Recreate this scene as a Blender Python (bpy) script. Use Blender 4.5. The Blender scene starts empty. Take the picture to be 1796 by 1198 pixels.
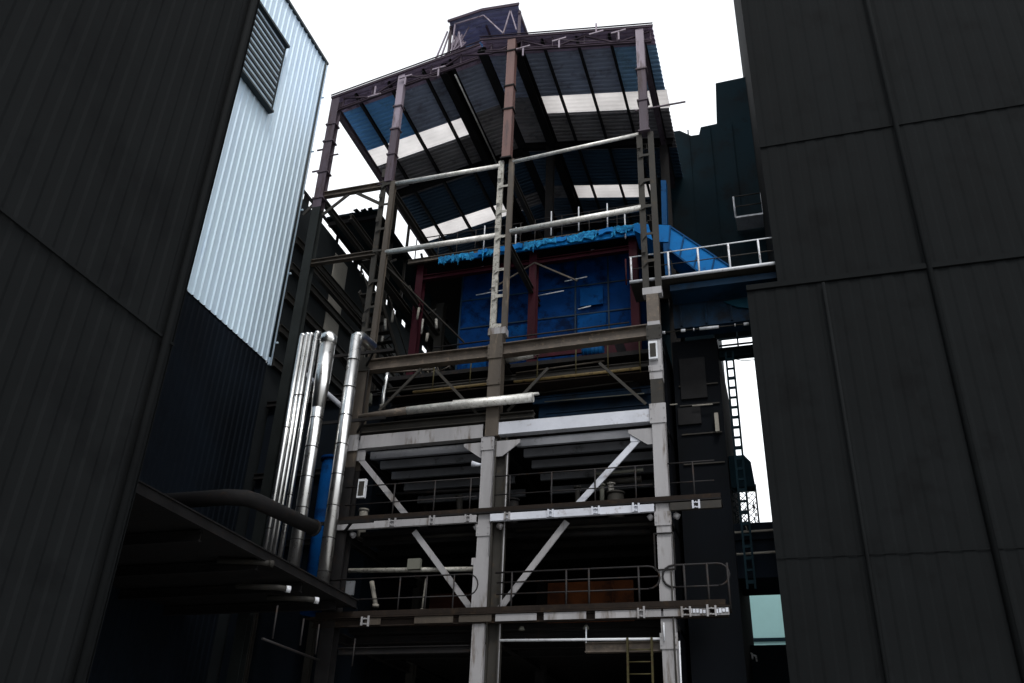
import bpy, math, random
from mathutils import Vector, Matrix
random.seed(7)
scene = bpy.context.scene
C = scene.collection

# ------------------------------------------------------------------ camera
FPX, PITCH, ROLL, YAW = 1562.0, .50999, .04046, -.31103
CAM = Vector((0, -24.0, 1.6))
cp, sp, cr, sr, cy, sy = math.cos(PITCH), math.sin(PITCH), math.cos(ROLL), math.sin(ROLL), math.cos(YAW), math.sin(YAW)
FW = Vector((sy*cp, cy*cp, sp)); R0 = Vector((cy, -sy, 0)); U0 = R0.cross(FW)
RT = R0*cr + U0*sr; UP = -R0*sr + U0*cr
cam_d = bpy.data.cameras.new("camera"); cam = bpy.data.objects.new("camera", cam_d); C.objects.link(cam)
cam_d.sensor_width = 36; cam_d.lens = FPX/1796*36; cam_d.clip_end = 3000
cam.matrix_world = Matrix.Translation(CAM) @ Matrix((RT, UP, -FW)).transposed().to_4x4()
scene.camera = cam

# ------------------------------------------------------------------ sky and sun
EL, AZ = math.radians(52), math.radians(158)      # sun behind the camera, a little to its right
w = bpy.data.worlds.new("World"); scene.world = w; w.use_nodes = True
nt = w.node_tree; bg = nt.nodes['Background']
sky = nt.nodes.new('ShaderNodeTexSky'); sky.sky_type = 'NISHITA'; sky.sun_disc = False
sky.sun_elevation = EL; sky.sun_rotation = AZ; sky.dust_density = 4; sky.air_density = 1.2
hs = nt.nodes.new('ShaderNodeHueSaturation'); hs.inputs['Saturation'].default_value = .22; hs.inputs['Value'].default_value = 1.0
nz = nt.nodes.new('ShaderNodeTexNoise'); nz.inputs['Scale'].default_value = 1.6; nz.inputs['Detail'].default_value = 5
tc = nt.nodes.new('ShaderNodeTexCoord'); nt.links.new(tc.outputs['Generated'], nz.inputs['Vector'])
mr = nt.nodes.new('ShaderNodeMapRange'); mr.inputs['From Min'].default_value = .3; mr.inputs['From Max'].default_value = .7
mr.inputs['To Min'].default_value = .55; mr.inputs['To Max'].default_value = .9
nt.links.new(nz.outputs['Fac'], mr.inputs['Value'])
mxs = nt.nodes.new('ShaderNodeMixRGB'); mxs.inputs[2].default_value = (10.5, 10.8, 11.2, 1)   # thin bright cloud deck
nt.links.new(sky.outputs[0], hs.inputs['Color']); nt.links.new(hs.outputs[0], mxs.inputs[1])
nt.links.new(mr.outputs[0], mxs.inputs[0]); nt.links.new(mxs.outputs[0], bg.inputs['Color'])
bg.inputs['Strength'].default_value = .14
sd = bpy.data.lights.new("sun", 'SUN'); sd.energy = 1.25; sd.angle = math.radians(11); sd.color = (1, .97, .92)
sun = bpy.data.objects.new("sun", sd); C.objects.link(sun)
sdir = Vector((math.sin(AZ)*math.cos(EL), math.cos(AZ)*math.cos(EL), math.sin(EL)))
sun.rotation_euler = sdir.to_track_quat('Z', 'Y').to_euler(); sun.location = sdir*60
scene.view_settings.view_transform = 'Standard'; scene.view_settings.look = 'None'
scene.view_settings.exposure = .15; scene.view_settings.gamma = 1

# ------------------------------------------------------------------ pixel -> point on a known plane
def ray(px, py): return FW*FPX + RT*(px-898) - UP*(py-599)
def PY(px, py, Y=0.0): d = ray(px, py); return CAM + d*((Y-CAM.y)/d.y)
def PX(px, py, X): d = ray(px, py); return CAM + d*((X-CAM.x)/d.x)
V = Vector

# ------------------------------------------------------------------ materials
def mat(name, col, rough=.6, metal=0., var=.35, dirt=None, dirt_amt=.0, scale=1.5, bump=.15, streak=False, spec=.4, alpha=None):
    m = bpy.data.materials.new(name); m.use_nodes = True; t = m.node_tree; b = t.nodes['Principled BSDF']
    b.inputs['Roughness'].default_value = rough; b.inputs['Metallic'].default_value = metal
    b.inputs['Specular IOR Level'].default_value = spec
    tcn = t.nodes.new('ShaderNodeTexCoord'); mp = t.nodes.new('ShaderNodeMapping')
    geo = t.nodes.new('ShaderNodeNewGeometry')
    t.links.new(geo.outputs['Position'], mp.inputs['Vector'])
    mp.inputs['Scale'].default_value = (1, 1, .16) if streak else (1, 1, 1)
    n1 = t.nodes.new('ShaderNodeTexNoise'); n1.inputs['Scale'].default_value = scale; n1.inputs['Detail'].default_value = 8; n1.inputs['Roughness'].default_value = .65
    t.links.new(mp.outputs[0], n1.inputs['Vector'])
    r = t.nodes.new('ShaderNodeValToRGB'); r.color_ramp.elements[0].position = .3; r.color_ramp.elements[1].position = .7
    lo = [c*(1-var) for c in col]; hi = [min(.9, c*(1+var)) for c in col]
    r.color_ramp.elements[0].color = (*lo, 1); r.color_ramp.elements[1].color = (*hi, 1)
    t.links.new(n1.outputs['Fac'], r.inputs[0]); out = r.outputs[0]
    if dirt:
        n2 = t.nodes.new('ShaderNodeTexNoise'); n2.inputs['Scale'].default_value = scale*2.7; n2.inputs['Detail'].default_value = 10; n2.inputs['Roughness'].default_value = .7
        t.links.new(mp.outputs[0], n2.inputs['Vector'])
        r2 = t.nodes.new('ShaderNodeValToRGB'); r2.color_ramp.elements[0].position = .62-.3*dirt_amt; r2.color_ramp.elements[1].position = .72-.2*dirt_amt
        t.links.new(n2.outputs['Fac'], r2.inputs[0])
        mx = t.nodes.new('ShaderNodeMixRGB'); mx.inputs[2].default_value = (*dirt, 1)
        t.links.new(r2.outputs[0], mx.inputs[0]); t.links.new(out, mx.inputs[1]); out = mx.outputs[0]
    t.links.new(out, b.inputs['Base Color'])
    n3 = t.nodes.new('ShaderNodeTexNoise'); n3.inputs['Scale'].default_value = scale*6; n3.inputs['Detail'].default_value = 4
    t.links.new(geo.outputs['Position'], n3.inputs['Vector'])
    bp = t.nodes.new('ShaderNodeBump'); bp.inputs['Strength'].default_value = bump; bp.inputs['Distance'].default_value = .03
    t.links.new(n3.outputs['Fac'], bp.inputs['Height']); t.links.new(bp.outputs[0], b.inputs['Normal'])
    mr2 = t.nodes.new('ShaderNodeMapRange'); mr2.inputs['To Min'].default_value = max(.05, rough-.12); mr2.inputs['To Max'].default_value = min(1, rough+.12)
    t.links.new(n1.outputs['Fac'], mr2.inputs['Value']); t.links.new(mr2.outputs[0], b.inputs['Roughness'])
    return m
RUST = (.035, .018, .010)
M = dict(
 pale=mat('pale_grey_paint', (.27, .265, .275), .55, var=.2, dirt=(.10, .08, .065), dirt_amt=.3, streak=True, scale=1.2),
 palebright=mat('pale_beam_paint', (.50, .52, .58), .5, var=.15, dirt=(.22, .19, .18), dirt_amt=.12, scale=.9),
 palepurple=mat('pale_lilac_paint', (.24, .20, .245), .6, var=.25, dirt=(.08, .055, .06), dirt_amt=.35, streak=True),
 purple=mat('faded_purple_paint', (.080, .062, .080), .65, var=.35, dirt=(.04, .025, .025), dirt_amt=.4, streak=True, spec=.25),
 trim=mat('dull_purple_trim', (.05, .036, .05), .75, var=.3, spec=.15),
 brown=mat('brown_rusted_paint', (.050, .040, .031), .6, var=.4, dirt=(.13, .10, .07), dirt_amt=.2, streak=True),
 brownlt=mat('tan_brown_paint', (.075, .060, .048), .6, var=.4, dirt=(.16, .12, .085), dirt_amt=.25, scale=2),
 redbrown=mat('red_primer_paint', (.12, .062, .055), .6, var=.3, dirt=(.05, .03, .03), dirt_amt=.3, streak=True),
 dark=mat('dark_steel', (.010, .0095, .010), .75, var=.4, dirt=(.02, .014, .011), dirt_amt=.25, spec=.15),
 black=mat('black_steel', (.005, .005, .006), .85, var=.5, spec=.12),  # near-black steel tone
 shadeblack=mat('shade_black_interior_wall', (.003, .0035, .005), .95, var=.5, spec=.04),  # near-black colour stands in for deep interior shade
 girt=mat('brown_girt_steel', (.026, .024, .021), .7, var=.3, dirt=(.045, .034, .022), dirt_amt=.2, spec=.25),
 galv=mat('galvanised_tube', (.62, .61, .58), .42, metal=.45, var=.3, dirt=(.16, .13, .10), dirt_amt=.2, scale=5),
 rail=mat('railing_steel', (.017, .016, .017), .6, var=.3, dirt=(.03, .017, .01), dirt_amt=.3, scale=3, spec=.2),
 toe=mat('dark_toe_board', (.016, .012, .010), .8, var=.3, dirt=(.03, .02, .013), dirt_amt=.3, spec=.1),  # very dark brown boards and decks
 railpale=mat('pale_railing_steel', (.60, .62, .66), .45, var=.15, dirt=(.2, .17, .14), dirt_amt=.2, scale=3),
 lag=mat('aluminium_pipe_cladding', (.90, .90, .88), .30, metal=1., var=.06, dirt=(.45, .43, .39), dirt_amt=.08, bump=.012, scale=2.5),
 roof=mat('roof_sheet_underside', (.19, .185, .20), .7, var=.25, dirt=(.10, .095, .11), dirt_amt=.3, scale=.7),
 roofhaze=mat('haze_tinted_roof_sheet', (.27, .31, .42), .7, var=.2, dirt=(.17, .18, .24), dirt_amt=.3, scale=.5),  # paler and bluer front sheets: haze glow put into the colour
 roofhazeright=mat('haze_blue_roof_sheet', (.24, .42, .64), .7, var=.2, dirt=(.16, .25, .36), dirt_amt=.3, scale=.5),  # haze blue painted into the right eave sheets
 roofhazepurp=mat('haze_purple_verge_sheet', (.34, .26, .38), .7, var=.25, dirt=(.16, .12, .16), dirt_amt=.3, scale=1.2),  # purplish edge glow painted into the verge strip
 roofmon=mat('monitor_roof_sheet', (.17, .18, .29), .7, var=.25, dirt=(.10, .10, .16), dirt_amt=.3, scale=.8),
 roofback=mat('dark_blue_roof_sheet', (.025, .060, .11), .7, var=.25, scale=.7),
 roofhazeblue=mat('haze_blue_soffit_sheet', (.16, .42, .80), .6, var=.12, dirt=(.14, .33, .6), dirt_amt=.2, scale=.5),  # blue haze glow painted into left eave sheets and monitor louvre
 purlin=mat('purlin_steel', (.007, .007, .009), .7, var=.3),
 maroon=mat('maroon_paint', (.028, .0035, .008), .6, var=.3, dirt=(.014, .004, .006), dirt_amt=.25, streak=True, spec=.1),
 blue=mat('blue_casing_paint', (.0006, .022, .095), .7, var=.35, dirt=(.0008, .007, .03), dirt_amt=.45, scale=.6, spec=.04),
 bluepanel=mat('brighter_blue_panel', (.0008, .038, .14), .7, var=.3, dirt=(.001, .012, .05), dirt_amt=.35, scale=.8, spec=.04),
 bluebright=mat('bright_blue_paint', (.002, .135, .40), .6, var=.15, dirt=(.002, .08, .25), dirt_amt=.25, scale=1.2, spec=.1),
 bluemid=mat('mid_blue_paint', (.001, .050, .15), .6, var=.2, dirt=(.001, .022, .07), dirt_amt=.25, scale=1.2, spec=.1),
 rag=mat('pale_blue_insulation', (.02, .21, .42), .85, var=.55, dirt=(.004, .06, .19), dirt_amt=.55, scale=4, spec=.1),
 teal=mat('dark_teal_sheet', (.0028, .0125, .0185), .75, var=.3, dirt=(.003, .0065, .009), dirt_amt=.35, scale=.3, spec=.1),
 deepblue=mat('deep_blue_sheet', (.002, .020, .048), .6, var=.45, dirt=(.002, .006, .012), dirt_amt=.45, scale=.35, spec=.2),
 bluesheet=mat('teal_blue_sheet', (.002, .045, .075), .6, var=.4, scale=.8, spec=.2),
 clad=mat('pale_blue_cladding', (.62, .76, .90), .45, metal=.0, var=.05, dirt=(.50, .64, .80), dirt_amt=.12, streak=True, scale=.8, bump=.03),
 louvre=mat('dark_louvre', (.005, .012, .015), .6, var=.3),
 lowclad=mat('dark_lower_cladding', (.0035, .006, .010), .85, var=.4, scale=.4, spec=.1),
 stairwall=mat('dark_stair_cladding', (.0022, .0032, .0050), .85, var=.5, scale=.4, spec=.1),  # very dark blue-grey cladding tone
 plate=mat('grey_wall_plate', (.013, .013, .014), .8, var=.4, scale=1, spec=.1),
 rearwall=mat('rear_hall_wall', (.015, .018, .020), .8, var=.3, scale=.6, spec=.1),
 greydark=mat('added_dark_charcoal_wall', (.0075, .0085, .0092), .85, var=.22, dirt=(.0055, .006, .0065), dirt_amt=.3, scale=.25, spec=.06),
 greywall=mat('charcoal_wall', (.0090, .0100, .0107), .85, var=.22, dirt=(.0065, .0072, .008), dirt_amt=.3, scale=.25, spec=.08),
 panel=mat('dusty_pale_panel', (.25, .235, .205), .8, var=.2, scale=1.),
 panel2=mat('dull_grey_box_paint', (.12, .12, .10), .8, var=.2, scale=1.),
 joist=mat('grey_joist_paint', (.24, .25, .28), .6, var=.25, dirt=(.08, .08, .085), dirt_amt=.2, scale=.6),
 galvdim=mat('dull_galvanised_pipe', (.33, .32, .29), .5, metal=.2, var=.35, dirt=(.05, .04, .03), dirt_amt=.35, scale=5),
 rustwall=mat('rust_orange_panel', (.050, .015, .004), .85, var=.5, dirt=(.012, .005, .003), dirt_amt=.4, scale=.7, spec=.1),
 rustdark=mat('dark_red_panel', (.016, .005, .003), .85, var=.5, scale=.7, spec=.1),
 yellow=mat('ochre_paint', (.20, .14, .055), .6, var=.3, dirt=RUST, dirt_amt=.3, scale=2),
 ladder=mat('dirty_yellow_paint', (.040, .034, .012), .7, var=.3, dirt=RUST, dirt_amt=.3, scale=2, spec=.2),
 glassdark=mat('dark_window_glass', (.004, .005, .006), .5, var=.2, bump=.01, spec=.15),
 paleteal=mat('pale_teal_render', (.34, .58, .58), .8, var=.08, scale=.3),
 girtdark=mat('greenish_dark_steel', (.014, .017, .017), .75, var=.3, spec=.15),
 ground=mat('stained_concrete', (.30, .30, .29), .9, var=.25, dirt=(.16, .155, .145), dirt_amt=.3, scale=.3),
)
# skylight: translucent ribbed sheet
def translucent(name, col, emit=None):
    m = bpy.data.materials.new(name); m.use_nodes = True; t = m.node_tree
    for n in list(t.nodes): t.nodes.remove(n)
    o = t.nodes.new('ShaderNodeOutputMaterial'); tr = t.nodes.new('ShaderNodeBsdfTranslucent'); df = t.nodes.new('ShaderNodeBsdfDiffuse')
    mx = t.nodes.new('ShaderNodeMixShader'); mx.inputs[0].default_value = .12
    nn = t.nodes.new('ShaderNodeTexNoise'); nn.inputs['Scale'].default_value = .8; nn.inputs['Detail'].default_value = 6
    g = t.nodes.new('ShaderNodeNewGeometry'); t.links.new(g.outputs['Position'], nn.inputs['Vector'])
    r = t.nodes.new('ShaderNodeValToRGB'); r.color_ramp.elements[0].position = .3; r.color_ramp.elements[1].position = .75
    r.color_ramp.elements[0].color = (*[c*.8 for c in col], 1); r.color_ramp.elements[1].color = (*col, 1)
    t.links.new(nn.outputs['Fac'], r.inputs[0]); t.links.new(r.outputs[0], tr.inputs['Color']); t.links.new(r.outputs[0], df.inputs['Color'])
    t.links.new(tr.outputs[0], mx.inputs[1]); t.links.new(df.outputs[0], mx.inputs[2]); t.links.new(mx.outputs[0], o.inputs[0])
    return m
M['skylight'] = translucent('milky_skylight_sheet', (.88, .86, .85))

# ------------------------------------------------------------------ mesh builder
ORG = {}
class MB:
    def __init__(s): s.v = []; s.f = []; s.smooth = []
    def quadstrip(s, rings, closed=True, cap=True, smooth=False):
        b = len(s.v); n = len(rings[0])
        for r in rings: s.v += [tuple(p) for p in r]
        for i in range(len(rings)-1):
            for j in range(n if closed else n-1):
                k = (j+1) % n
                s.f.append((b+i*n+j, b+i*n+k, b+(i+1)*n+k, b+(i+1)*n+j)); s.smooth.append(smooth)
        if cap and closed:
            s.f.append(tuple(b+j for j in reversed(range(n)))); s.smooth.append(False)
            s.f.append(tuple(b+(len(rings)-1)*n+j for j in range(n))); s.smooth.append(False)
        return s
    def box(s, x0, x1, y0, y1, z0, z1):
        return s.quadstrip([[(x0, y0, z0), (x1, y0, z0), (x1, y1, z0), (x0, y1, z0)], [(x0, y0, z1), (x1, y0, z1), (x1, y1, z1), (x0, y1, z1)]])
    def prism(s, prof, p0, p1, up=(0, 0, 1)):
        p0, p1 = V(p0), V(p1); d = (p1-p0).normalized(); u = V(up)
        if abs(d.dot(u)) > .97: u = V((0, -1, 0))
        a = d.cross(u).normalized(); b = a.cross(d).normalized()
        return s.quadstrip([[p+a*x+b*y for x, y in prof] for p in (p0, p1)])
    def bar(s, p0, p1, w, h=None, up=(0, 0, 1)):
        h = h or w; x, y = w/2, h/2
        return s.prism([(-x, -y), (x, -y), (x, y), (-x, y)], p0, p1, up)
    def ibeam(s, p0, p1, w, h, t=.03, up=(0, 0, 1)):
        x, y, q = w/2, h/2, t/2
        pr = [(-x, -y), (x, -y), (x, -y+t), (q, -y+t), (q, y-t), (x, y-t), (x, y), (-x, y), (-x, y-t), (-q, y-t), (-q, -y+t), (-x, -y+t)]
        return s.prism(pr, p0, p1, up)
    def channel(s, p0, p1, w, h, t=.02, up=(0, 0, 1), flip=1):
        x, y = w/2*flip, h/2; t2 = t*flip
        pr = [(-x, -y), (x, -y), (x, -y+t), (-x+t2, -y+t), (-x+t2, y-t), (x, y-t), (x, y), (-x, y)]
        return s.prism(pr, p0, p1, up)
    def angle(s, p0, p1, w, t=.015, up=(0, 0, 1)):
        x = w/2
        return s.prism([(-x, -x), (x, -x), (x, -x+t), (-x+t, -x+t), (-x+t, x), (-x, x)], p0, p1, up)
    def tube(s, pts, r, n=10, cap=True):
        pts = [V(p) for p in pts]; rs = r if isinstance(r, (list, tuple)) else [r]*len(pts)
        d0 = (pts[1]-pts[0]).normalized(); u = V((0, 0, 1)) if abs(d0.z) < .9 else V((0, 1, 0))
        rings = []
        for i, p in enumerate(pts):
            if i == 0: d = pts[1]-pts[0]
            elif i == len(pts)-1: d = pts[-1]-pts[-2]
            else: d = (pts[i+1]-p).normalized()+(p-pts[i-1]).normalized()
            d.normalize(); a = d.cross(u).normalized(); b = a.cross(d).normalized(); u = b
            rings.append([p+(a*math.cos(k*2*math.pi/n)+b*math.sin(k*2*math.pi/n))*rs[i] for k in range(n)])
        return s.quadstrip(rings, cap=cap, smooth=True)
    def corr(s, o, u, v, n, W, H, pitch=.25, dep=.04, th=.012, flat=False):
        """ribbed sheet; ribs run along v, o is a corner, n points to the viewer side"""
        o, u, v, n = V(o), V(u).normalized(), V(v).normalized(), V(n).normalized()
        xs = []; x = 0
        while x < W-1e-6:
            for fx, d in (((0, 0), (.72, 0), (.80, dep), (.92, dep)) if flat else ((0, 0), (.30, 0), (.42, dep), (.82, dep), (.94, 0))):
                q = x+fx*pitch
                if q < W: xs.append((q, d))
            x += pitch
        xs.append((W, 0))
        a = [(q, d) for q, d in xs]; bck = [(q, d-th) for q, d in reversed(xs)]
        ring = a+bck
        return s.quadstrip([[o+u*q+n*d for q, d in ring], [o+v*H+u*q+n*d for q, d in ring]])
    def poly(s, pts, thick):
        """closed flat polygon given thickness vector"""
        t = V(thick)
        return s.quadstrip([[V(p) for p in pts], [V(p)+t for p in pts]])
    def build(s, name, m, parent=None):
        cx = [sum(c)/len(s.v) for c in zip(*s.v)]; cz = min(p[2] for p in s.v)
        o = V((cx[0], cx[1], cz))
        me = bpy.data.meshes.new(name); me.from_pydata([(p[0]-o.x, p[1]-o.y, p[2]-o.z) for p in s.v], [], s.f); me.update()
        me.polygons.foreach_set('use_smooth', s.smooth)
        me.materials.append(M[m] if isinstance(m, str) else m)
        ob = bpy.data.objects.new(name, me); C.objects.link(ob)
        # consistent outward normals
        import bmesh
        bm = bmesh.new(); bm.from_mesh(me); bmesh.ops.recalc_face_normals(bm, faces=bm.faces); bm.to_mesh(me); bm.free()
        ORG[ob.name] = o
        if parent: ob.parent = parent; ob.location = o-ORG[parent.name]
        else: ob.location = o
        return ob
def thing(name, label, cat, loc, group=None):
    o = bpy.data.objects.new(name, None); C.objects.link(o); o.location = loc; o.empty_display_size = .3
    ORG[o.name] = V(loc); o['label'] = label; o['category'] = cat
    if group: o['group'] = group
    return o
def tag(o, label=None, cat=None, group=None, kind=None):
    if label: o['label'] = label
    if cat: o['category'] = cat
    if group: o['group'] = group
    if kind: o['kind'] = kind
    return o

# ------------------------------------------------------------------ ground
tag(MB().box(-400, 400, -400, 600, -.5, 0).build('ground', 'ground'), kind='structure')

# ================================================================== BOILER HOUSE (steel frame tower)
XA, XB, XC, XD = -15.8, -12.9, -8.2, -3.1
Z0, Z1, Z2, Z3, Z4, Z5 = 6.9, 9.82, 12.55, 15.38, 20.05, 23.2
bh = thing('boiler_house', 'tall open steel frame boiler house with a gabled ribbed roof over two lit skylight bands', 'building', (-8.5, 5, 0))
def LZ(x): return 28.35+.21*(x+15.95)      # underside of the roof, left slope
def RZ(x): return 28.70-.18*(x+2.60)
XR = -9.55; ZR = min(LZ(XR), RZ(XR))
def RFZ(x): return min(LZ(x), RZ(x))

def laced(x, y, z0, z1, gap=.44, lw=.07, rw=.12, ml='galvdim', mr_='brown', seed=0):
    """battened twin-leg column: a root leg with the other leg and its battens as sub-parts"""
    rnd = random.Random(seed)
    root = MB().channel((x+gap/2, y, z0), (x+gap/2, y, z1), .2, rw, .02, up=(0, -1, 0)).build('laced_column', mr_, bh)
    MB().channel((x-gap/2, y, z0), (x-gap/2, y, z1), .2, lw, .02, up=(0, -1, 0)).build('leg', ml, root)
    n = max(2, int((z1-z0)/1.05)); h = (z1-z0)/n
    for i in range(n+1):
        zz = z0+i*h+rnd.uniform(-.12, .12); q = rnd.uniform(.05, .13)
        if zz > z1-.1 or zz < z0+.1: continue
        mb = MB(); mb.poly([(x-gap/2-.04, y-.105, zz-q-rnd.random()*.15), (x-gap/2+.10, y-.105, zz-q*.6), (x+gap/2-.08, y-.105, zz-.05), (x+gap/2-.08, y-.105, zz+.05), (x-gap/2+.1, y-.105, zz+q*.7), (x-gap/2-.04, y-.105, zz+q+rnd.random()*.18)], (0, .02, 0))
        if rnd.random() < .7:
            z2 = zz+h*.3; MB().box(x-gap/2-.07, x-gap/2+.05, y-.14, y-.108, z2, z2+rnd.uniform(.1, .4)).build('splice_plate', ml, root)
        mb.build('batten', ml, root)
    return root
# --- front columns
MB().ibeam((XA, 0, 0), (XA, 0, 22.6), .36, .30, .03, up=(0, -1, 0)).build('column', 'girtdark', bh)
cA = MB(); cA.ibeam((XA, 0, 22.6), (XA, 0, RFZ(XA)-.12), .36, .30, .03, up=(0, -1, 0)); cA = cA.build('column', 'purple', bh)
m_ = MB()
for z in (23.0, 24.3, 25.9, 26.8): m_.box(XA-.23, XA+.23, -.19, .19, z, z+.07)
m_.box(XA-.55, XA-.2, -.05, .0, 24.5, 24.56); m_.box(XA+.15, XA+.5, -.05, 0, 25.2, 25.25); m_.box(XA-.5, XA-.2, -.05, 0, 25.6, 25.66)
m_.build('splice_plate', 'purple', cA)
cB = MB().bar((XB, 0, 23.3), (XB, 0, 26.0), .30, .26, up=(0, -1, 0)).build('column', 'purple', bh)
MB().bar((XB, 0, 26.0), (XB, 0, RFZ(XB)-.12), .28, .24, up=(0, -1, 0)).build('column', 'palepurple', bh)
m_ = MB()
for z in (24.6, 25.9, 27.1): m_.box(XB-.19, XB+.19, -.17, .17, z, z+.06)
m_.box(XB-.45, XB+.30, -.06, -.0, 23.25, 23.31); m_.build('splice_plate', 'purple', cB)
laced(XB, 0, 15.6, 23.3, .40, .07, .17, 'girt', 'brown', 1)
MB().ibeam((XB, 0, 11.7), (XB, 0, 15.6), .42, .40, .04, up=(0, -1, 0)).build('column', 'brown', bh)
MB().ibeam((XB, 0, 0), (XB, 0, 11.7), .42, .40, .04, up=(0, -1, 0)).build('column', 'dark', bh)
cC = MB().bar((XC, 0, 23.4), (XC, 0, RFZ(XC)-.12), .33, .30, up=(0, -1, 0)).build('column', 'redbrown', bh)
m_ = MB()
for z in (23.4, 25.8, 27.0, 28.9): m_.box(XC-.21, XC+.21, -.19, .19, z, z+.06)
m_.build('splice_plate', 'dark', cC)
laced(XC, 0, 16.2, 23.4, .40, .09, .10, 'galvdim', 'brown', 2)
MB().box(XC-.30, XC+.30, -.17, .15, 15.95, 16.2).build('splice_block', 'pale', bh)
MB().bar((XC, 0, 12.35), (XC, 0, 15.95), .42, .38, up=(0, -1, 0)).build('column', 'brown', bh)
cCl = MB().bar((XC-.10, 0, 0), (XC-.10, 0, 12.35), .36, .34, up=(0, -1, 0)).build('column', 'pale', bh)
MB().ibeam((XC+.28, .12, 0), (XC+.28, .12, 12.35), .30, .36, .035, up=(1, 0, 0)).build('column', 'girt', bh)
cD = MB().bar((XD, 0, 26.6), (XD, 0, RFZ(XD)-.12), .30, .28, up=(0, -1, 0)).build('column', 'palepurple', bh)
MB().bar((XD, 0, 23.6), (XD, 0, 26.6), .30, .28, up=(0, -1, 0)).build('column', 'purple', bh)
m_ = MB()
for z in (23.55, 26.55, 25.0): m_.box(XD-.21, XD+.21, -.18, .18, z, z+.06)
m_.box(XD-.3, XD+1.5, -.1, -.05, 24.6, 24.65)
m_.build('splice_plate', 'purple', cD)
laced(XD, 0, 17.0, 23.55, .40, .08, .10, 'girt', 'girt', 3)
MB().box(XD-.30, XD+.30, -.17, .15, 16.75, 17.0).build('splice_block', 'pale', bh)
MB().bar((XD, 0, 15.75), (XD, 0, 16.75), .38, .34, up=(0, -1, 0)).build('column', 'brownlt', bh)
MB().bar((XD, 0, 13.75), (XD, 0, 15.75), .38, .34, up=(0, -1, 0)).build('column', 'pale', bh)
MB().bar((XD, 0, 12.95), (XD, 0, 13.75), .36, .32, up=(0, -1, 0)).build('column', 'girt', bh)
cDl = MB().bar((XD, 0, 0), (XD, 0, 12.95), .38, .34, up=(0, -1, 0)).build('column', 'pale', bh)
m_ = MB()
for sx in (-1, 1): m_.box(XD+sx*.26-.02, XD+sx*.26+.02, -.23, -.19, 8.05, 9.0)
m_.box(XD-.28, XD+.28, -.225, -.195, 9.0, 9.04); m_.box(XD-.28, XD+.28, -.225, -.195, 8.01, 8.05)
m_.build('cable_bracket', 'dark', cDl)
m_ = MB(); m_.box(XC-.40, XC-.28, -.2, .1, 8.4, 8.6); m_.box(XC-.33, XC+.12, -.205, -.17, 7.0, 8.6); m_.build('cover_plate', 'pale', cCl)
for x, sx in ((XC, -1), (XC, 1), (XD, -1)):     # gussets under the pale beam
    m_ = MB(); m_.poly([(x+sx*.1, -.1, 12.2), (x+sx*.9, -.1, 12.2), (x+sx*.9, -.1, 12.1), (x+sx*.35, -.1, 11.7), (x+sx*.1, -.1, 11.7)], (0, .03, 0)); m_.build('gusset_plate', 'pale', bh)
for x in (XB, XC, XD):                          # small round gussets under the lower walkway
    for sx in (-1, 1):
        m_ = MB(); m_.tube([(x+sx*.3, -.05, 9.58), (x+sx*.42, -.05, 9.5)], .09, 8); m_.build('pipe_stub', 'pale', bh)
# --- inner columns (further back)
for x, z1, mm in ((XA, 28.2, 'purple'), (XB, 21.5, 'girt'), (XC, 29.3, 'dark'), (XD, 28.4, 'dark')):
    for y in (6.1, 12.0):
        MB().ibeam((x, y, 0), (x, y, min(z1, RFZ(x)-.3)), .34, .30, .03, up=(0, -1, 0)).build('inner_column', 'girt' if x == XA else mm, bh)
# --- front beams
def cbeam(xa, xb, z, w, h, mm, za=None, kind='ibeam', y=0, name='beam'):
    mb = MB(); p, q = (xa, y, z), (xb, y, z if za is None else za)
    {'ibeam': lambda: mb.ibeam(p, q, w, h), 'box': lambda: mb.bar(p, q, w, h), 'tube': lambda: mb.tube([p, q], h/2, 14), 'channel': lambda: mb.channel(p, q, w, h, flip=-1)}[kind]()
    return mb.build(name, mm, bh)
cbeam(XA+.19, XB-.16, Z5+.02, .2, .24, 'brownlt')
cbeam(XB+.16, XC-.24, Z5, .16, .17, 'galv', kind='tube', name='tie_tube')
cbeam(XC+.24, XD-.22, Z5+.08, .14, .14, 'galv', Z5+.36, kind='tube', name='tie_tube')
cbeam(XA+.1, XB-.16, Z4, .2, .2, 'brown', Z4)
cbeam(XB+.24, XC-.26, Z4-.02, .2, .2, 'galv', Z4, kind='tube', name='tie_tube')
cbeam(XC+.26, XD-.24, Z4+.06, .2, .21, 'galv', Z4+.26, kind='tube', name='tie_tube')
MB().ibeam((XC+.26, .3, Z4+.28), (XD-.22, .3, Z4+.52), .14, .10).build('beam', 'brown', bh)
cbeam(XB-.3, XC-.22, Z3-.02, .3, .42, 'brownlt')
cbeam(XC+.22, XD-.20, Z3+.02, .3, .42, 'brownlt', Z3+.1)
cbeam(XB-.25, XC-.30, Z2, .26, .44, 'pale', Z2+.02, kind='channel')
cbeam(XC+.13, XD-.20, Z2+.06, .26, .40, 'palebright', Z2+.06, kind='channel')
cbeam(XB-.3, XC-.22, 13.02, .3, .3, 'girt', 13.02)
cbeam(XC+.22, -6.9, 13.0, .3, .22, 'girt', 13.0)
MB().tube([(XB+.2, -.30, 13.36), (-11.0, -.36, 13.40)], [.10, .13], 14).build('cross_pipe', 'brownlt', bh)
wb = MB(); wb.tube([(-11.0, -.36, 13.40), (-6.85, -.36, 13.44)], [.13, .155], 14); wb.box(-9.5, -6.7, -.30, -.2, 13.57, 13.63); wb.build('cross_pipe', 'galv', bh)
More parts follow.
